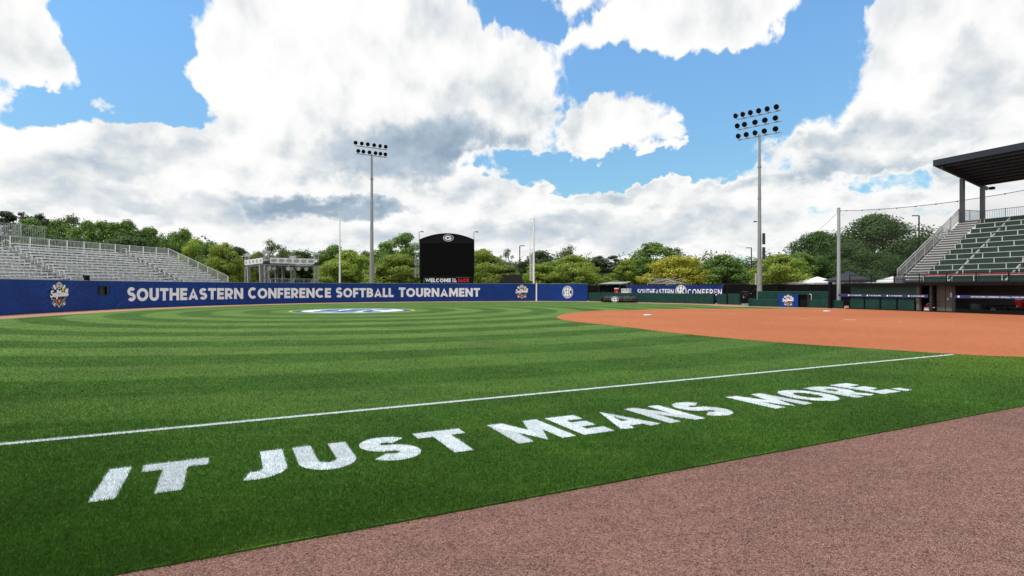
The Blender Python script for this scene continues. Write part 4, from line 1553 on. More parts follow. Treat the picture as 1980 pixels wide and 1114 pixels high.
# windscreen fence behind
def windscreen(name, label, pts, h):
    t = thing(name, label, 'fence', (0, 0, 0))
    for a, b in zip(pts[:-1], pts[1:]):
        a, b = Vector((*a, 0)), Vector((*b, 0))
        L = (b - a).length; n = max(1, round(L / 3.0))
        for k in range(n):
            p0, p1 = a.lerp(b, k / n), a.lerp(b, (k + 1) / n)
            dd = (p1 - p0).normalized(); nn = Vector((-dd.y, dd.x, 0))
            # slightly sagging cloth
            m_ = 6
            vs_, fs = [], []
            for i in range(m_ + 1):
                q = p0.lerp(p1, i / m_) + nn * (.04 * math.sin(math.pi * i / m_))
                sag = .05 * math.sin(math.pi * i / m_)
                vs_ += [q + Vector((0, 0, .05)), q + Vector((0, 0, h - sag)), q + nn * .01 + Vector((0, 0, h - sag)), q + nn * .01 + Vector((0, 0, .05))]
            for i in range(m_):
                for j in range(4):
                    fs.append((4 * i + j, 4 * i + (j + 1) % 4, 4 * i + 4 + (j + 1) % 4, 4 * i + 4 + j))
            MB().add(vs_, fs).build('screen_cloth', WIND, t)
            MB().tube(p0 + nn * .06, p0 + nn * .06 + Vector((0, 0, h + .08)), .03, .03, 6).build('post', DARK, t)
        MB().tube(a + Vector((0, 0, h + .05)) + Vector((.0, .06, 0)), b + Vector((0, .06, h + .05)), .022, .022, 6).build('top_rail', DARK, t)
    return t


windscreen('windscreen_fence', 'tall black windscreen fence behind the green walls', [(10.8, 83.0), (27.0, 66.2), (33.5, 58.0), (37.5, 55.5)], 2.28)

# second blue banner on the windscreen
A0, B0 = Vector((10.8, 83.0, 0)), Vector((27.0, 66.2, 0))
dd = (B0 - A0).normalized()
def on_line(px, A=A0, B=B0):
    r = (px - 990) / 1100; D = B - A
    return (r * A.y - A.x) / (D.x - r * D.y) * D.length
s0, s1 = on_line(1212), on_line(1399.5)
p = A0 + dd * s0
t = thing('windscreen_banner', 'wide blue banner lettered SOUTHEASTERN CONFERENCE hung on the black windscreen', 'banner', p, math.atan2(dd.y, dd.x))
bl = s1 - s0
MB().box(0, bl, -.16, -.13, .35, 2.22).build('cloth', BLUE2, t)
f4 = lambda a, b, l: Vector((a, -.16 - l, b))
q = lambda px: on_line(px) - s0
word(t, 'SOUTHEASTERN', f4, q(1234), q(1304), .98, .74, w=.18, gap=.14, lift=.012)
word(t, 'CONFEREN', f4, q(1331), q(1397), .98, .74, w=.18, gap=.20, lift=.012)
sec_emblem(t, f4, q(1318), 1.45, .80, .78)
for x in (0, bl * .25, bl * .5, bl * .75, bl):
    MB().lathe([(.03, 0), (.03, .02)], (min(max(x, .06), bl - .06), -.163, 2.17), 8, (0, -1, 0)).build('grommet', GALV, t)

# rolled tarp with emblem
a, b = wp(1181, 584.5), wp(1253, 586.5)
b = Vector((15.6, 71.2, 0)); a = Vector((11.9, 74.2, 0))
d = (b - a).normalized()
t = thing('tarp_roll', 'long black covered tarp roll lying before the low green wall', 'tarp roll', a, math.atan2(d.y, d.x))
mb = MB()
L = (b - a).length
N, K = 26, 14
vs_, fs = [], []
for i in range(N + 1):
    u = i / N
    e = min(1, min(u, 1 - u) * 9 + .45)
    for k in range(K):
        g = 2 * math.pi * k / K
        rr = .44 * e * (1 + .05 * math.sin(u * 40 + 3 * g) + .04 * math.sin(u * 17 + g * 2))
        z = .42 * e + rr * math.sin(g) * (.95 if math.sin(g) > 0 else 1.0)
        vs_.append((u * L, rr * math.cos(g) * (1.25 if z < .25 else 1.05), max(.02, z)))
for i in range(N):
    for k in range(K):
        j = (k + 1) % K
        fs.append((i * K + k, (i + 1) * K + k, (i + 1) * K + j, i * K + j))
fs += [tuple(range(K)), tuple(range(N * K, N * K + K))[::-1]]
mb.add(vs_, fs).build('cover', TARP, t, True)
g_emblem(t, lambda x, z, l: Vector((x, -.545 - l, z)), L * .42, .40, .52, .36)
for i in range(3):
    u = (.2, .62, .85)[i]
    MB().lathe([(.475, 0), (.475, .05)], (u * L, 0, .425), 14, (1, 0, 0)).build('strap', BLACK, t)
# wheel at each end
for u in (-.05, 1.0):
    MB().lathe([(.30, 0), (.33, .02), (.33, .06), (.30, .08)], (u * L, 0, .335), 14, (1, 0, 0)).build('end_disc', DARK, t)

# shelter, table, coolers behind the low wall
t = thing('shelter', 'small dark shelter with a pale corrugated roof behind the low green wall', 'shelter', (14.4, 80.4, 0), math.atan2(-11.5, 10.2))
mb = MB()
for i in range(16):
    x0 = -1.9 + i * .24
    mb.prism([(x0, -1.2, 2.40), (x0 + .10, -1.2, 2.44), (x0 + .20, -1.2, 2.40), (x0 + .24, -1.2, 2.39)], (0, 2.6, .32))
mb.build('roof', mat('corrugated_roof', (.30, .31, .31), .5, .3, .1, 3), t)
MB().box(-1.95, 1.99, -1.22, -1.18, 2.28, 2.42).build('fascia', DARK, t)
for x in (-1.8, 1.8):
    for y in (-1.0, 1.2):
        MB().box(x - .05, x + .05, y - .05, y + .05, 0, 2.38 + (y + 1.2) * .12).build('post', DARK, t)
MB().box(-1.8, 1.8, 1.15, 1.2, .6, 2.3).build('back_screen', WIND, t)

def cooler(loc, rz, label, body, r=.25, h=.55, group=None):
    t = thing('drink_cooler', label, 'cooler', loc, rz, 'red drink coolers')
    MB().lathe([(r * .86, 0), (r * .92, .04), (r, h * .8), (r, h * .86)], (0, 0, 0), 18).build('body', body, t, True)
    MB().lathe([(r * 1.05, h * .86), (r * 1.05, h * .95), (r * .8, h)], (0, 0, 0), 18).build('lid', WHITE if body is RED else body, t, True)
    MB().bbox(-.03, .03, -r - .06, -r + .02, .05, .12, .01).build('tap', WHITE, t)
    for sx in (-1, 1):
        MB().box(sx * r - .03, sx * r + .03, -.06, .06, h * .62, h * .68).build('handle', WHITE, t)
    return t


t = thing('folding_table', 'white folding table under the small shelter behind the green wall', 'table', (14.9, 76.3, 0), math.atan2(-11.5, 10.2))
MB().bbox(-1.3, 1.3, -.38, .38, 1.16, 1.21, .02).build('tabletop', WHITE, t)
for x in (-1.1, 1.1):
    for y in (-.3, .3):
        MB().tube((x, y, 0), (x, y, 1.17), .02, .02, 6).build('leg', GALV, t)
cooler((14.15, 77.1, 1.21), 0, 'red drink cooler standing on the white folding table', RED, .28, .62)
t = thing('ice_chest', 'pale ice chest standing on the white folding table', 'ice chest', (15.25, 75.95, 1.21), math.atan2(-11.5, 10.2))
MB().bbox(-.62, .62, -.32, .32, 0, .42, .04).build('body', mat('chest_white', (.55, .55, .53), .5, dirt=.2), t)
MB().bbox(-.65, .65, -.35, .35, .424, .54, .04).build('lid', mat('chest_lid', (.60, .60, .58), .5, dirt=.2), t)
for x in (-.3, .3):
    MB().box(x - .06, x + .06, -.355, -.325, .34, .46).build('latch', DARK, t)

# bare canopy frame behind the banner
t = thing('bare_canopy', 'bare aluminium canopy frame without its cover behind the blue banner', 'canopy frame', (21.6, 79.5, 0), R(-35))
w2 = 2.0
for x in (-w2, w2):
    for y in (-w2, w2):
        MB().box(x - .03, x + .03, y - .03, y + .03, 0, 2.55).build('leg', GALV, t)
for (p0, p1) in (((-w2, -w2, 2.45), (w2, -w2, 3.3)), ((-w2, -w2, 3.3), (w2, -w2, 2.45)), ((-w2, w2, 2.45), (w2, w2, 3.3)), ((-w2, w2, 3.3), (w2, w2, 2.45)),
                 ((-w2, -w2, 2.5), (0, 0, 3.2)), ((w2, -w2, 2.5), (0, 0, 3.2)), ((-w2, w2, 2.5), (0, 0, 3.2)), ((w2, w2, 2.5), (0, 0, 3.2)),
                 ((-w2, -w2, 2.52), (w2, -w2, 2.52)), ((-w2, w2, 2.52), (w2, w2, 2.52))):
    MB().bar(p0, p1, .06, .06).build('strut', GALV, t)

# tripod camera with a white cloth, green hose
t = thing('tripod_camera', 'black covered television camera on a tripod with a white cloth over it', 'camera', (24.9, 60.6, 0), R(200))
for k in range(3):
    a = R(90 + 120 * k)
    MB().tube((.45 * math.cos(a), .45 * math.sin(a), .02), (.05 * math.cos(a), .05 * math.sin(a), 1.0), .03, .035, 6).build('leg', BLACK, t)
MB().lathe([(.09, .95), (.10, 1.05), (.06, 1.12)], (0, 0, 0), 10).build('head', BLACK, t)
c = MB().bbox(-.35, .35, -.17, .17, 1.12, 1.52, .06).build('camera_body', TARP, t)
MB().lathe([(.11, 0), (.13, .25), (.15, .34)], (.35, 0, 1.3), 10, (1, .1, 0)).build('lens', BLACK, c)
MB().bbox(-.25, .20, -.20, .20, .95, 1.30, .05).build('rain_cover', TARP, c)
MB().bbox(-.16, .14, -.235, -.205, .78, 1.36, .01).build('cloth', WHITE, t)
MB().box(-.50, -.46, .1, .14, .2, 1.7).build('pan_bar', BLACK, t)
t = thing('garden_hose', 'small coil of pale green hose lying under the tripod camera', 'hose', (24.6, 59.6, 0.03))
HOSE = mat('hose_green', (.10, .36, .26), .5)
for k in range(4):
    pts = [((.34 - .05 * k) * math.cos(R(a)), (.30 - .04 * k) * math.sin(R(a)), .03 + .045 * k) for a in range(0, 361, 24)]
    MB().path(pts, .028, 6).build('coil', HOSE, t)

# ------------------------------------------------------------------ dugout and grandstand share the first-base line
DD = Vector((.36, -.933, 0)).normalized()
NN = Vector((-DD.y, DD.x, 0))
P0 = Vector((29.7, 50.3, 0))
RZ = math.atan2(DD.y, DD.x)
DL = 24.0


def loc_d(s, y, z=0):
    return P0 + DD * s + NN * y + Vector((0, 0, z))


def make_dugout():
    t = thing('dugout', 'low dark dugout with green front wall under the grandstand', 'dugout', P0, RZ)
    DG = mat('dugout_wall', (.012, .060, .042), .55, 0, .2, .8, dirt=.15)
    MB().box(0, DL, 2.95, 3.1, -.02, 2.05).build('back_wall', mat('dugout_back', (.05, .055, .055), .8, 0, .2, .8), t)
    MB().box(-.15, DL, -.25, 3.15, 2.06, 2.22).build('roof', DARK, t)
    MB().box(-.17, DL, -.30, -.252, 2.04, 2.25).build('roof_edge', BLACK, t)
    MB().box(.05, 5.72, .30, .45, .75, 2.05).build('upper_wall', DG, t)
    n = 4
    for k in range(n):
        x0, x1 = .05 + 5.65 * k / n, .05 + 5.65 * (k + 1) / n
        MB().bbox(x0 + .06, x1 - .06, .12, .29, .10, 1.02, .03).build('wall_pad', GREEN, t)
        MB().box(x0 - .05, x0 + .05, .10, .28, .10, 1.04).build('pad_post', BLACK, t)
    MB().box(-.2, DL, .02, .12, 0.0, .10).build('sill', BLACK, t)
    # end wall towards the bullpen
    MB().box(.0, .04, .46, 2.94, 0, 2.05).build('end_wall', DG, t)
    MB().box(5.74, 5.98, .25, .55, 0, 2.05).build('post', GREY, t)
    MB().box(6.82, 7.02, .10, .30, 0, 2.05).build('post', DARK, t)
    d = MB().box(7.06, 8.40, .60, .66, .02, 2.03).build('door', GREY, t)
    MB().box(7.66, 7.70, .592, .598, .05, 2.0).build('seam', BLACK, d)
    MB().bbox(7.86, 7.92, .54, .60, .95, 1.10, .01).build('handle', WHITE, d)
    MB().box(8.02, 8.32, .585, .597, 1.15, 1.50).build('notice', mat('paper', (.50, .50, .48)), d)
    MB().box(7.10, 8.36, .585, .597, .78, .81).build('push_bar', DARK, d)
    MB().box(8.44, 8.66, .12, .34, 0, 2.05).build('post', DARK, t)
    for s in (13.0, 17.5, 22.0):
        MB().box(s - .08, s + .08, .15, .31, 0, 2.05).build('post', DARK, t)
    MB().box(8.70, DL, .14, .22, .10, .30).build('front_board', BLACK, t)
    # bench
    b = MB().bbox(9.4, DL - .4, 2.0, 2.5, .42, .48, .02).build('bench_seat', DARK, t)
    MB().box(9.4, DL - .4, 2.55, 2.6, .60, .95).build('bench_back', DARK, t)
    for k in range(12):
        MB().box(9.5 + k * 1.25, 9.6 + k * 1.25, 2.05, 2.55, 0, .42).build('bench_leg', DARK, t)
    MB().box(10.6, DL - .4, 2.62, 2.94, 1.10, 1.16).build('shelf', DARK, t)
    for k in range(8):
        MB().bbox(10.8 + k * 1.4, 11.15 + k * 1.4, 2.62, 2.85, .62, .88, .05).build('cubby_box', BLACK, t)
    # blue ribbons with small lettering
    RIB = mat('ribbon_blue', (.028, .040, .150), .5, 0, .1)
    for (a, b, y, txt) in ((-.95, 6.80, .02, 'JUST'), (8.72, DL, .05, 'LONG')):
        r = MB().box(a, b, y - .03, y - .005, 1.10, 1.33).build('ribbon', RIB, t)
        fn = lambda x, z, l, y=y: Vector((x, y - .03 - l, z))
        if txt == 'JUST':
            for k in range(4):
                x0 = .0 + k * 1.75
                mb = MB(); disc(mb, fn, x0 + .08, 1.215, .07, .07, .006, 12); mb.build('badge', PRINT, r)
                word(r, 'IT JUST MEANS MORE.', fn, x0 + .24, x0 + 1.30, 1.17, .09, w=.22, gap=.12, lift=.006, step=.001)
        else:
            for x0 in (9.1, 14.4, 19.7):
                mb = MB(); disc(mb, fn, x0 - .15, 1.215, .08, .08, .006, 12); mb.build('badge', PRINT, r)
                word(r, 'SOUTHEASTERN CONFERENCE SOFTBALL TOURNAMENT', fn, x0 + .65, x0 + 4.0, 1.17, .09, w=.22, gap=.12, lift=.006, step=.001)
    # rail on the roof
    for k in range(12):
        x0 = -.1 + k * 2.0
        MB().box(x0, x0 + .05, .30, .35, 2.22, 3.0).build('roof_rail_post', BLACK, t)
        MB().box(x0 + .05, x0 + 2.0, .31, .34, 2.94, 2.98).build('roof_rail', BLACK, t)
        MB().box(x0 + .05, x0 + 2.0, .315, .335, 2.56, 2.59).build('roof_rail', BLACK, t)
    MB().bbox(4.6, DL, 2.70, 2.82, 2.86, 2.97, .03).build('red_rail_pad', CRIM, t)
    for k in range(10):
        MB().box(4.7 + k * 2, 4.75 + k * 2, 2.74, 2.79, 2.22, 2.86).build('roof_rail_post', DARK, t)
    MB().bbox(2.5, 3.3, 2.2, 2.6, 2.22, 2.80, .04).build('control_box', mat('box_grey', (.13, .14, .16), .6), t)


make_dugout()

p = loc_d(6.30, .9)
t = thing('gear_bag', 'red and white equipment bag standing in the dugout doorway', 'bag', p, RZ)
MB().bbox(-.34, .34, -.18, .18, 0, .50, .10).build('body', RED, t)
MB().bbox(-.26, .10, -.24, -.17, .05, .34, .05).build('pocket', WHITE, t)
MB().path([(-.2, 0, .48), (-.1, 0, .62), (.1, 0, .62), (.2, 0, .48)], .02, 6).build('handle', WHITE, t)
MB().bbox(.12, .32, -.25, -.17, .0, .22, .04).build('towel', WHITE, t)
p = loc_d(7.05, .35)
t = thing('easel', 'narrow black folding stand leaning beside the grey dugout door', 'easel', p, RZ)
for (x, y) in ((-.18, -.22), (.18, -.22), (0, .16)):
    MB().tube((x, y, 0), (0, .0, .95), .018, .018, 6).build('leg', BLACK, t)
MB().bar((-.12, -.15, .35), (.12, -.15, .35), .03, .03).build('ledge', WHITE, t)
p = loc_d(9.55, 1.0)
t = thing('trash_can', 'dark green trash can in the dugout opening beside the door', 'trash can', p, RZ)
MB().lathe([(.30, 0), (.34, .05), (.38, .62), (.41, .64), (.41, .70)], (0, 0, 0), 18).build('bin', mat('bin_green', (.02, .055, .05), .5), t, True)
MB().lathe([(.38, 0), (.38, .012)], (0, 0, .70), 18).build('liner', BLACK, t)
for s, lb in ((11.55, 'red drink cooler on the dugout shelf, the one nearer the door'), (12.25, 'red drink cooler on the dugout shelf, the one farther from the door')):
    q = loc_d(s, 2.30, .48)
    cooler(q, RZ, lb, RED, .24, .62)
q = loc_d(10.35, 1.5)
t = thing('ball_bucket', 'small pale bucket on the dugout floor next to the trash can', 'bucket', q, RZ)
MB().lathe([(.12, 0), (.15, .30), (.16, .32)], (0, 0, 0), 14).build('pail', mat('pail', (.35, .36, .32), .5), t, True)
MB().path([(-.15, 0, .30), (-.1, 0, .42), (.1, 0, .42), (.15, 0, .30)], .008, 4).build('bail', GALV, t)


def make_grandstand():
    S0, Y0, Z0, NR, RISE, RUN, L = 2.16, 3.25, 2.40, 12, .467, .685, 20.0
    t = thing('grandstand', 'covered grandstand with dark green risers and aluminium treads above the dugout', 'grandstand', loc_d(S0, Y0), RZ)
    AW = 1.75
    for r in range(NR):
        y, z = r * RUN, Z0 + r * RISE
        for k in range(3):
            x0, x1 = AW + .03 + (L - AW) * k / 3, AW + (L - AW) * (k + 1) / 3 - .01
            MB().box(x0, x1, y - .05, y + RUN - .07, z - .03, z).build('tread_plank', ALU, t)
        MB().box(AW + .02, L, y - .075, y - .052, z - .034, z + .004).build('nosing', ALU, t)
        # bays of green riser between light brackets, staggered up the slope
        off = (r * .72) % 1.9
        xs = [AW + .02] + [x for x in [AW + .02 + off + 1.9 * k for k in range(-1, 12)] if AW + .3 < x < L - .1] + [L]
        for xa, xb in zip(xs[:-1], xs[1:]):
            MB().box(xa + .05, xb - .02, y + RUN - .062, y + RUN - .03, z + .004, z + RISE - .042).build('riser_panel', GREEN2, t)
            MB().box(xa - .01, xa + .045, y + RUN - .085, y + RUN - .063, z + .004, z + RISE - .06).build('bracket', ALU, t)
        # aisle steps, two to a row
        for h in (0, 1):
            MB().bbox(.06, AW - .02, y + h * RUN / 2 - .03, y + (h + 1) * RUN / 2 - .01, z + h * RISE / 2 - .055, z + h * RISE / 2, .012).build('stair_tread', ALU, t)
            MB().box(.08, AW - .04, y + (h + 1) * RUN / 2 - .05, y + (h + 1) * RUN / 2 - .03, z + h * RISE / 2 + .02, z + (h + 1) * RISE / 2 - .08).build('stair_riser', GREY, t)
    yt, zt = NR * RUN, Z0 + NR * RISE
    MB().box(.0, L, yt, yt + 3.3, zt - .22, zt - .02).build('concourse_deck', GALV, t)
    MB().box(.02, L, -.10, .0, 2.22, Z0 + .02).build('front_kerb', DARK, t)
    # side rail up the stairs
    n = 7
    for k in range(n):
        a = Vector((0, yt * k / n, Z0 + (zt - Z0) * k / n)); b = Vector((0, yt * (k + 1) / n, Z0 + (zt - Z0) * (k + 1) / n))
        rail_panel(t, a + Vector((0, .03, 0)), b - Vector((0, .03, 0)), 1.07, step=.12)
        MB().box(-.03, .03, a.y - .03, a.y + .03, a.z - .3, a.z + 1.12).build('rail_post', RAIL, t)
        MB().bar(a + Vector((.10, 0, .90)), b + Vector((.10, 0, .90)), .04, .04).build('hand_rail', RAIL, t)
    for k in range(2):
        rail_panel(t, (0, yt + 1.55 * k + .03, zt), (0, yt + 1.55 * (k + 1) - .03, zt), 1.07, step=.12)
        MB().box(-.03, .03, yt + 1.55 * k - .03, yt + 1.55 * k + .03, zt - .2, zt + 1.12).build('rail_post', RAIL, t)
    yb = yt + 3.12
    for k in range(10):
        rail_panel(t, (k * 2 + .03, yb, zt), (k * 2 + 1.97, yb, zt), 1.07, step=.13)
        MB().box(k * 2 - .03, k * 2 + .03, yb - .03, yb + .03, zt - .2, zt + 1.12).build('rail_post', RAIL, t)
    # stringers and supports below
    for k in range(6):
        x = .12 + k * 3.9
        mb = MB(); mb.bar((x, 0, Z0 - .25), (x, yt, zt - .25), .12, .25)
        for yy in (2.8, 5.6, 8.1):
            mb.box(x - .08, x + .08, yy - .08, yy + .08, 0, Z0 + yy / RUN * RISE - .3)
        mb.build('stringer', GALV, t)
    MB().box(.0, .03, .0, yt, 0, .0 + .02).build('side_footing', CONC, t)
    # roof
    yf, zf, yr, zr = 5.35, 13.05, 12.0, 11.55
    rf = MB()
    rf.prism([(-.35, yf, zf - .02), (-.35, yf, zf + .36), (-.35, yr, zr + .30), (-.35, yr, zr)], (L + 3, 0, 0))
    roof = rf.build('roof', NAVY, t)
    MB().box(-.42, L + 2.6, yf - .06, yf - .002, zf - .12, zf + .42).build('fascia', NAVY, roof)
    MB().prism([(-.41, yf + .01, zf - .12), (-.41, yf + .01, zf + .42), (-.41, yr, zr + .36), (-.41, yr, zr - .10)], (.055, 0, 0)).build('fascia', NAVY, roof)
    for k in range(9):
        f = (k + .6) / 9.3
        y, z = yf + (yr - yf) * f, zf + (zr - zf) * f
        MB().box(-.3, L + 2.5, y - .05, y + .05, z - .20, z - .025).build('purlin', DARK, roof)
    for k in range(4):
        x = .25 + k * 6.5
        MB().bar((x, yf + .1, zf - .36), (x, yr - .1, zr - .36), .16, .30).build('rafter', DARK, roof)
        for yy in (yt + .05, yb - .15):
            f = (yy - yf) / (yr - yf)
            MB().box(x - .15, x + .15, yy - .15, yy + .15, 0 if yy > yt + 1 else zt - 8, zf + (zr - zf) * f - .5).build('column', mat('column_grey', (.10, .108, .115), .5, .2), t)
    MB().bbox(.9, 1.3, yb - .5, yb - .1, zr - .62, zr - .38, .05).build('roof_speaker', BLACK, roof)


make_grandstand()

# net pole, cable, net
def net_pole(s, label):
    q = loc_d(s, 1.35)
    t = thing('net_pole', label, 'net pole', (q.x, q.y, 0), 0, 'silver net poles')
    MB().tube((0, 0, 0), (0, 0, 9.2), .17, .13, 14).build('shaft', mat('pole_silver', (.40, .43, .46), .4, .4, .1, 1.0), t, True)
    MB().lathe([(.15, 0), (.15, .06), (.02, .12)], (0, 0, 9.2), 12).build('cap', GALV, t, True)
    MB().box(-.2, .2, -.05, .05, 8.95, 9.03).build('cable_bracket', GALV, t)
    return q


qa = net_pole(-2.0, 'tall silver net pole at the bullpen end of the dugout')
qb = net_pole(16.6, 'tall silver net pole at the home plate end of the dugout')
cab = []
for i in range(25):
    f = i / 24
    q = qa.lerp(qb, f)
    cab.append(Vector((q.x, q.y, 9.0 - .55 * 4 * f * (1 - f))))
t = thing('net_cable', 'thin dark cable slung between the two silver net poles', 'cable', (0, 0, 0))
MB().path(cab, .022, 5).build('cable', DARK, t)
for i in range(1, 24, 2):
    MB().box(cab[i].x - .03, cab[i].x + .03, cab[i].y - .03, cab[i].y + .03, cab[i].z - .07, cab[i].z + .03).build('clip', DARK, t)
t = thing('guy_cable', 'thin guy wire running from the bullpen net pole down behind the mast', 'cable', (0, 0, 0))
g0, g1 = Vector((qa.x, qa.y, 8.9)), Vector((25.6, 61.0, 1.3))
MB().tube(g0, g1, .014, .014, 5).build('wire', DARK, t)
MB().lathe([(.06, 0), (.06, .08)], (g1.x, g1.y, 1.22), 8).build('anchor', GALV, t)
m_, tt, bb = base_mat('net_mesh')
bb.inputs['Base Color'].default_value = (.05, .055, .055, 1)
bb.inputs['Roughness'].default_value = .8
trn = tt.new('ShaderNodeBsdfTransparent')
mx = tt.new('ShaderNodeMixShader')
mx.inputs[0].default_value = .13
tt.l.new(trn.outputs[0], mx.inputs[1]); tt.l.new(bb.outputs[0], mx.inputs[2])
tt.l.new(mx.outputs[0], tt.n['Material Output'].inputs[0])
mb = MB()
for i in range(24):
    a, b = cab[i], cab[i + 1]
    mb.add([(a.x, a.y, 2.3), (b.x, b.y, 2.3), (b.x, b.y, b.z), (a.x, a.y, a.z)], [(0, 1, 2, 3)])
tag(mb.build('safety_net', m_), 'fine see-through safety net hanging from the cable above the dugout', 'net')

t = thing('black_post', 'stout black post rising from the low green wall before the dugout', 'post', (28.95, 51.75, 0), RZ)
MB().bbox(-.13, .13, -.13, .13, 0, 2.32, .02).build('shaft', BLACK, t)
MB().bbox(-.16, .16, -.16, .16, 2.322, 2.40, .02).build('cap', BLACK, t)

# tents beyond
def tent(loc, rz, w, eave, peak, roofm, label, legm=WHITE, val=.28):
    t = thing('canopy_tent', label, 'tent', loc, rz, 'tents beyond the dugout')
    h = w / 2
    c = (0, 0, peak)
    cs = [(-h, -h), (h, -h), (h, h), (-h, h)]
    mb = MB()
    for i in range(4):
        a, b = cs[i], cs[(i + 1) % 4]
        n = 8
        for k in range(n):      # the cloth dips a little between ridge and eave
            f0, f1 = k / n, (k + 1) / n
            def P(q, f):
                dip = -.16 * math.sin(math.pi * f)
                return (q[0] * (1 - f), q[1] * (1 - f), eave + (peak - eave) * f + dip)
            mb.add([P(a, f0), P(b, f0), P(b, f1), P(a, f1)], [(0, 1, 2, 3)])
    mb.build('canopy', roofm, t)
    for i in range(4):
        a, b = cs[i], cs[(i + 1) % 4]
        MB().bar((a[0], a[1], eave - val / 2), (b[0], b[1], eave - val / 2), .03, val).build('valance', roofm, t)
        MB().tube((a[0] * .98, a[1] * .98, 0), (a[0] * .98, a[1] * .98, eave - .02), .035, .035, 6).build('leg', legm, t)
    return t


tent((42.6, 72.0, 0), R(20), 4.2, 2.85, 4.05, mat('tent_navy', (.014, .018, .032), .7), 'dark navy pop-up tent beyond the dugout wall')
tent((40.0, 74.5, 0), R(12), 6.0, 2.55, 3.35, mat('tent_white', (.66, .67, .68), .7), 'low white tent beyond the black windscreen by the big tree', val=.22)
tent((50.5, 75.5, 0), R(8), 6.0, 2.65, 3.4, mat('tent_white', (.66, .67, .68), .7), 'white tent half hidden behind the dugout roof rail', val=.30)

# ------------------------------------------------------------------ trees
LEAF = {}


def leaf_mat(name, dark, light, trans=.27):
    m, t, b = base_mat(name)
    geo = t.new('ShaderNodeNewGeometry')
    oi = t.new('ShaderNodeObjectInfo')
    r = geo.outputs['Random Per Island']
    cl = t.noise(geo.outputs['Position'], .55, 3, .6)
    f = t.m('ADD', t.m('MULTIPLY', r, .55), t.m('MULTIPLY', t.ramp(cl, .3, .7), .45))
    c = t.mix(f, dark, light)
    g = t.ramp(oi.outputs['Random'], 0, 1, .82, 1.18, smooth=False)
    c = t.mix(1.0, c, t.comb(g, g, g), 'MULTIPLY')
    t.l.new(c, b.inputs['Base Color'])
    b.inputs['Roughness'].default_value = .55
    b.inputs['Specular IOR Level'].default_value = .25
    tr = t.new('ShaderNodeBsdfTranslucent')
    t.l.new(t.mix(1.0, c, (1.25, 1.25, .7), 'MULTIPLY'), tr.inputs[0])
    mx = t.new('ShaderNodeMixShader')
    mx.inputs[0].default_value = trans
    t.l.new(b.outputs[0], mx.inputs[1]); t.l.new(tr.outputs[0], mx.inputs[2])
    t.l.new(mx.outputs[0], t.n['Material Output'].inputs[0])
    LEAF[name] = m


leaf_mat('leaf_mid', (0.057, 0.121, 0.023), (0.192, 0.316, 0.067))
leaf_mat('leaf_lime', (0.106, 0.177, 0.020), (0.349, 0.449, 0.074))
leaf_mat('leaf_yellow', (0.149, 0.177, 0.017), (0.466, 0.449, 0.067))
leaf_mat('leaf_dark', (0.030, 0.070, 0.019), (0.081, 0.150, 0.039))
leaf_mat('leaf_pine', (0.024, 0.049, 0.022), (0.065, 0.101, 0.044), .15)
leaf_mat('leaf_grey', (0.061, 0.095, 0.041), (0.156, 0.195, 0.091))


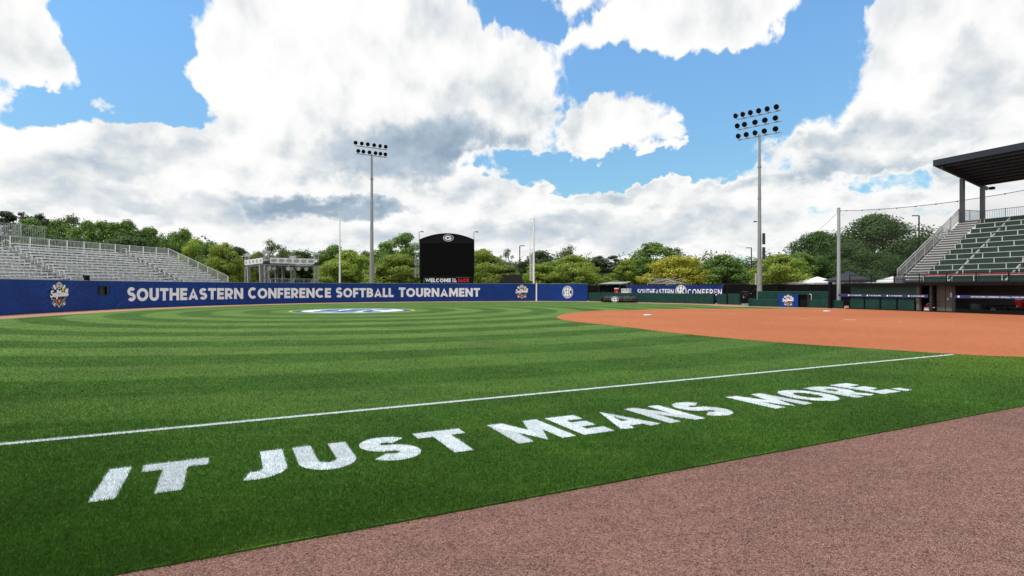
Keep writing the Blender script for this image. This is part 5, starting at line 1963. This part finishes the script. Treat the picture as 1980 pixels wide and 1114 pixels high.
def crown_mesh(kind, seed, W, H, n_clump, n_leaf, leaf, loose=0.0, cone=0.0):
    """leaf faces in uneven clumps hung on a lobed hull, base at z=0, top at H; plus limb ends for the branches"""
    g = np.random.default_rng(seed)
    cl = []
    lobes = [(g.uniform(0, 6.28), g.uniform(.75, 1.12)) for _ in range(5)]
    tries = 0
    while len(cl) < n_clump and tries < 9000:
        tries += 1
        z = g.uniform(.03, 1.0)
        a = g.uniform(0, 6.28)
        env = math.sin(math.pi * min(1, .16 + z * .86)) ** .55 if cone == 0 else (1 - z) ** .75 * (.25 + .75 * min(1, z * 5))
        env *= sum(l[1] * (1 + .35 * math.cos(a - l[0])) for l in lobes) / 5
        env *= 1 + .22 * math.sin(3 * a + 7 * z + seed) + .12 * math.sin(5 * a - 11 * z + 2 * seed)
        rad = env * (g.uniform(.15, 1.0) ** .45)
        if z > .62 and math.sin(4 * a + 9 * rad + seed * 1.7) < -.1 and g.random() < .5:
            continue
        cr = g.uniform(.06, .165) * (1 - .35 * loose) * (1 - .3 * cone)
        cl.append((math.cos(a) * rad * W / 2, math.sin(a) * rad * W / 2, z * H * .93, cr * (W + H) / 2, g.uniform(.7, 1.3)))
    tot = sum(c[3] ** 2 * c[4] for c in cl)
    V_ = []
    for (cx, cy, cz, cr, wt) in cl:
        n = int(n_leaf * cr ** 2 * wt / tot)
        d = g.normal(0, 1, (n, 3)); d /= np.linalg.norm(d, axis=1)[:, None]
        rr = cr * g.uniform(.45, 1.0, n) ** .5 * (1 + .18 * np.sin(d[:, 0] * 7 + cx * 3) * np.sin(d[:, 1] * 6 + cy * 2))
        P = d * rr[:, None] * np.array([1.15, 1.15, .72]) + np.array([cx, cy, cz])
        if loose:
            P += g.normal(0, cr * .35 * loose, (n, 3))
        nrm = d * 1.0 + g.normal(0, .42, (n, 3)) + np.array([0, 0, .35])
        nrm /= np.linalg.norm(nrm, axis=1)[:, None]
        t1 = np.cross(nrm, g.normal(0, 1, (n, 3))); t1 /= (np.linalg.norm(t1, axis=1)[:, None] + 1e-9)
        t2 = np.cross(nrm, t1)
        s = leaf * g.uniform(.55, 1.35, n)[:, None]
        q = np.stack([P - t1 * s * .5, P + t2 * s * .38 + nrm * s * .08, P + t1 * s * .5, P - t2 * s * .38 + nrm * s * .08], 1)
        V_.append(q)
    q = np.concatenate(V_)
    # level the outline: crown base stays at 0
    q[:, :, 2] = np.maximum(q[:, :, 2], -.3)
    n = len(q)
    me = bpy.data.meshes.new('crown')
    me.vertices.add(n * 4)
    me.vertices.foreach_set('co', q.astype(np.float32).ravel())
    me.loops.add(n * 4)
    me.loops.foreach_set('vertex_index', np.arange(n * 4, dtype=np.int32))
    me.polygons.add(n)
    me.polygons.foreach_set('loop_start', np.arange(n, dtype=np.int32) * 4)
    me.update(calc_edges=True)
    big_ = sorted(cl, key=lambda c: -c[3])[:16]
    return me, [(c[0], c[1], c[2]) for c in big_]


def trunk_mesh(tips, H, base, r):
    mb = MB()
    top = base + H * .62
    pts = [Vector((0, 0, 0)), Vector((.06 * r * 5, .03, base * .6)), Vector((-.05, .05, base + H * .2)), Vector((.1, -.05, top))]
    rr = [r * 1.25, r, r * .75, r * .3]
    for i in range(3):
        mb.tube(pts[i], pts[i + 1], rr[i], rr[i + 1], 8)
    for k, (x, y, z) in enumerate(tips):
        e = Vector((x, y, z + base))
        f = min(.95, max(.15, (e.z - base * .6) / (top - base * .6) - .28))
        s = pts[1].lerp(pts[3], f)
        m_ = s.lerp(e, .55) + Vector((0, 0, .06 * H))
        mb.tube(s, m_, r * .38, r * .2, 5); mb.tube(m_, e, r * .2, r * .05, 5)
    return mb


KINDS = {   # leaf material, W, H, trunk height, clumps, leaves, leaf size, loose, cone
    'mid': ('leaf_mid', 8.5, 8.5, 2.2, 95, 15000, .30, .15, 0),
    'mid2': ('leaf_mid', 7.0, 10.0, 2.2, 90, 15000, .30, .25, .0),
    'lime': ('leaf_lime', 9.0, 8.0, 1.8, 100, 19000, .26, .2, 0),
    'lime2': ('leaf_lime', 8.0, 9.0, 1.8, 95, 17000, .26, .3, 0),
    'yellow': ('leaf_yellow', 9.0, 7.0, 1.6, 100, 19000, .23, .15, 0),
    'dark': ('leaf_dark', 8.5, 9.0, 2.4, 95, 15000, .30, .15, 0),
    'oak': ('leaf_dark', 14.0, 11.0, 2.0, 230, 48000, .25, .15, 0),
    'pine': ('leaf_pine', 7.0, 9.0, 7.0, 46, 9000, .32, .35, .0),
    'loose': ('leaf_grey', 8.0, 7.5, 4.0, 46, 4200, .26, .9, 0),
    'spire': ('leaf_mid', 5.0, 10.0, 1.8, 80, 12000, .28, .1, .4),
}
VAR = {}
for i, (k, (lm, W, H, tb, nc, nl, ls, lo, cn)) in enumerate(KINDS.items()):
    VAR[k] = []
    for sd_ in range(2 if k in ('oak', 'yellow', 'spire') else 3):
        me, tips = crown_mesh(k, 100 * i + sd_, W, H, nc, nl, ls, lo, cn)
        me.materials.append(LEAF[lm])
        tr = trunk_mesh(tips, H, tb, .22 if k != 'oak' else .42).mesh(BARK, True, 'trunk')
        VAR[k].append((me, tr))
TREE_N = [0]


def tree(px, top_py, wpx, Y, kind, label, group=None):
    lm, W, H, tb = KINDS[kind][:4]
    x = (px - 990) / 1100 * Y
    top = CAM_H + (557 - top_py) / 1100 * Y
    w = wpx * 1.16 / 1100 * Y
    k = TREE_N[0]; TREE_N[0] += 1
    me, tr = VAR[kind][k % len(VAR[kind])]
    sxy = w / (W * .98)
    sz = top / (H * .99 + tb)
    t = thing({'pine': 'pine_tree', 'oak': 'oak_tree'}.get(kind, 'leafy_tree'), label, 'tree', (x, Y, 0), random.uniform(0, 6.28), group)
    t.scale = (sxy, sxy, sz)
    c = obj('crown', me, t); c.location = (0, 0, tb)
    obj('trunk', tr, t)


TREES = [
    # behind the bleachers
    (10, 405, 62, 150, 'pine', 'dark pine top above the raised deck, at the far end of the bleachers'),
    (42, 404, 60, 152, 'pine', 'dark broad pine standing just right of the raised deck railing'),
    (78, 412, 46, 150, 'pine', 'dark pine with a split top behind the bleachers'),
    (60, 424, 90, 125, 'mid', 'mid green round tree directly behind the raised deck'),
    (112, 424, 60, 128, 'mid2', 'leafy green tree with a dark pine showing behind it, behind the bleachers'),
    (140, 416, 62, 130, 'loose', 'airy grey-green tree topping the row behind the bleachers'),
    (168, 428, 60, 122, 'mid', 'full green tree behind the middle of the bleacher railing'),
    (198, 426, 54, 126, 'spire', 'narrow green tree behind the middle of the bleacher railing'),
    (222, 430, 52, 122, 'spire', 'narrow pointed green tree, one of a pair behind the bleachers'),
    (246, 428, 60, 124, 'mid2', 'bright green tall tree behind the bleachers'),
    (268, 436, 50, 126, 'dark', 'dark green tree in the row behind the bleachers'),
    (290, 438, 48, 122, 'spire', 'green column-shaped tree close to the end of the bleachers'),
    (312, 450, 46, 128, 'loose', 'thin grey-green tree showing sky, near the end of the bleachers'),
    (336, 448, 50, 124, 'mid', 'rounded green tree above the last bleacher railing post'),
    (356, 443, 44, 126, 'mid2', 'tall green tree above the sloping bleacher side rail'),
    (380, 462, 60, 116, 'lime', 'light green tree beside the sloping bleacher side rail'),
    (408, 466, 56, 114, 'mid', 'green tree at the foot of the bleacher side rail'),
    (436, 468, 58, 112, 'lime', 'light green bushy tree between the bleachers and the stage'),
    (462, 476, 50, 120, 'dark', 'dark green tree directly left of the truss stage'),
    (130, 450, 120, 112, 'dark', 'dark spreading tree low behind the bleacher railing'),
    (250, 458, 120, 112, 'dark', 'dark low tree behind the right half of the bleacher railing'),
    # behind the stage to the scoreboard
    (522, 462, 70, 118, 'loose', 'sparse tree with few leaves rising above the stage roof'),
    (500, 488, 60, 122, 'lime', 'light green tree seen through the truss stage'),
    (550, 484, 66, 124, 'mid', 'green tree behind the right half of the stage'),
    (585, 484, 60, 128, 'dark', 'dark green tree behind the stage corner tower'),
    (618, 482, 56, 130, 'dark', 'dark tree between the stage and the flagpole'),
    (648, 474, 60, 126, 'mid2', 'tall dark-topped green tree behind the flagpole'),
    (672, 484, 90, 104, 'lime', 'broad light green tree between the flagpole and the floodlight mast'),
    (640, 505, 70, 102, 'lime2', 'low light green tree right of the stage'),
    (706, 486, 60, 118, 'mid', 'green tree directly behind the two-row floodlight mast'),
    (744, 470, 60, 116, 'mid2', 'green tree right of the two-row floodlight mast'),
    (786, 450, 62, 114, 'mid2', 'tall green tree with a pointed crown left of the scoreboard'),
    (772, 490, 96, 98, 'lime', 'broad yellow-green tree in front of the tall one left of the scoreboard'),
    (736, 512, 70, 98, 'lime2', 'low yellow-green tree at the foot of the two-row mast'),
    (860, 490, 80, 112, 'mid', 'green tree hidden behind the scoreboard'),
    # scoreboard to first base
    (934, 480, 70, 102, 'lime', 'bright green tree directly right of the scoreboard'),
    (950, 492, 60, 126, 'dark', 'dark tree behind the bright one right of the scoreboard'),
    (984, 480, 44, 124, 'loose', 'thin pale tree between the scoreboard and the street lamp'),
    (970, 512, 80, 100, 'lime2', 'low light green tree behind the black camera stand'),
    (1045, 484, 60, 128, 'dark', 'dark round tree directly behind the foul pole'),
    (1018, 500, 60, 124, 'dark', 'dark tree behind the street lamp by the foul pole'),
    (1058, 506, 76, 100, 'lime', 'light green tree just right of the foul pole'),
    (1102, 474, 76, 112, 'loose', 'airy pale tree rising behind the round emblem panel'),
    (1108, 494, 100, 98, 'lime', 'broad light green tree above the round emblem panel'),
    (1160, 494, 42, 140, 'pine', 'grey pine in the gap above the small shelter'),
    (1186, 492, 40, 142, 'pine', 'slender grey pine right of the gap above the small shelter'),
    (1140, 496, 44, 138, 'pine', 'dark pine left of the gap above the small shelter'),
    (1218, 500, 64, 104, 'lime2', 'light green tree above the left end of the lettered blue banner'),
    (1262, 470, 110, 106, 'mid', 'tall spreading green tree above the lettered blue banner'),
    (1310, 478, 80, 110, 'loose', 'airy branching tree behind the yellow-green one above the banner'),
    (1308, 494, 130, 90, 'yellow', 'rounded yellow-green tree above the bare canopy frame'),
    (1398, 493, 96, 90, 'mid', 'round dense green tree above the right end of the blue banner'),
    (1352, 512, 70, 94, 'mid', 'green tree between the yellow-green tree and the round dense one'),
    (1440, 520, 40, 130, 'loose', 'pale distant tree beside the street lamp behind the mast'),
    (1505, 492, 100, 78, 'lime', 'bright green tree just right of the three-row floodlight mast'),
    (1548, 488, 80, 84, 'mid', 'green tree between the bright one and the big oaks'),
    (1585, 446, 130, 92, 'oak', 'dark spreading oak on the bullpen side of the net pole'),
    (1690, 416, 180, 88, 'oak', 'very large dark oak behind the silver net pole'),
    (1768, 464, 110, 90, 'oak', 'dark oak behind the grandstand stairs'),
    (1640, 470, 120, 82, 'oak', 'low branched oak over the navy tent'),
    (1830, 480, 110, 100, 'dark', 'dark tree hidden behind the grandstand stairs'),
]
for a in TREES:
    tree(*a, group='trees beyond the ballpark')

def far_wood():
    g = np.random.default_rng(5)
    V_ = []
    for i in range(900):
        ang = g.uniform(-72, 78)
        D = g.uniform(150, 205)
        cx, cy = D * math.sin(R(ang)), D * math.cos(R(ang))
        h = g.uniform(7.0, 12.5) * (1.3 if ang < -28 else 1.0)
        n = 300
        d = g.normal(0, 1, (n, 3)); d /= np.linalg.norm(d, axis=1)[:, None]
        P = d * np.array([4.2, 4.2, h * .5]) * g.uniform(.6, 1, (n, 1)) + np.array([cx, cy, h * .52])
        nrm = d + g.normal(0, .6, (n, 3)) + np.array([0, 0, .4]); nrm /= np.linalg.norm(nrm, axis=1)[:, None]
        t1 = np.cross(nrm, g.normal(0, 1, (n, 3))); t1 /= np.linalg.norm(t1, axis=1)[:, None] + 1e-9
        t2 = np.cross(nrm, t1); s = g.uniform(.5, 1.1, (n, 1))
        V_.append(np.stack([P - t1 * s * .5, P + t2 * s * .45, P + t1 * s * .5], 1))
    v = np.concatenate(V_).reshape(-1, 3)
    tag(obj('far_woodland', tri_mesh('far_woodland', v, LEAF['leaf_dark'])), 'distant belt of dark woodland closing the horizon behind the trees', 'woodland', kind='stuff')


far_wood()
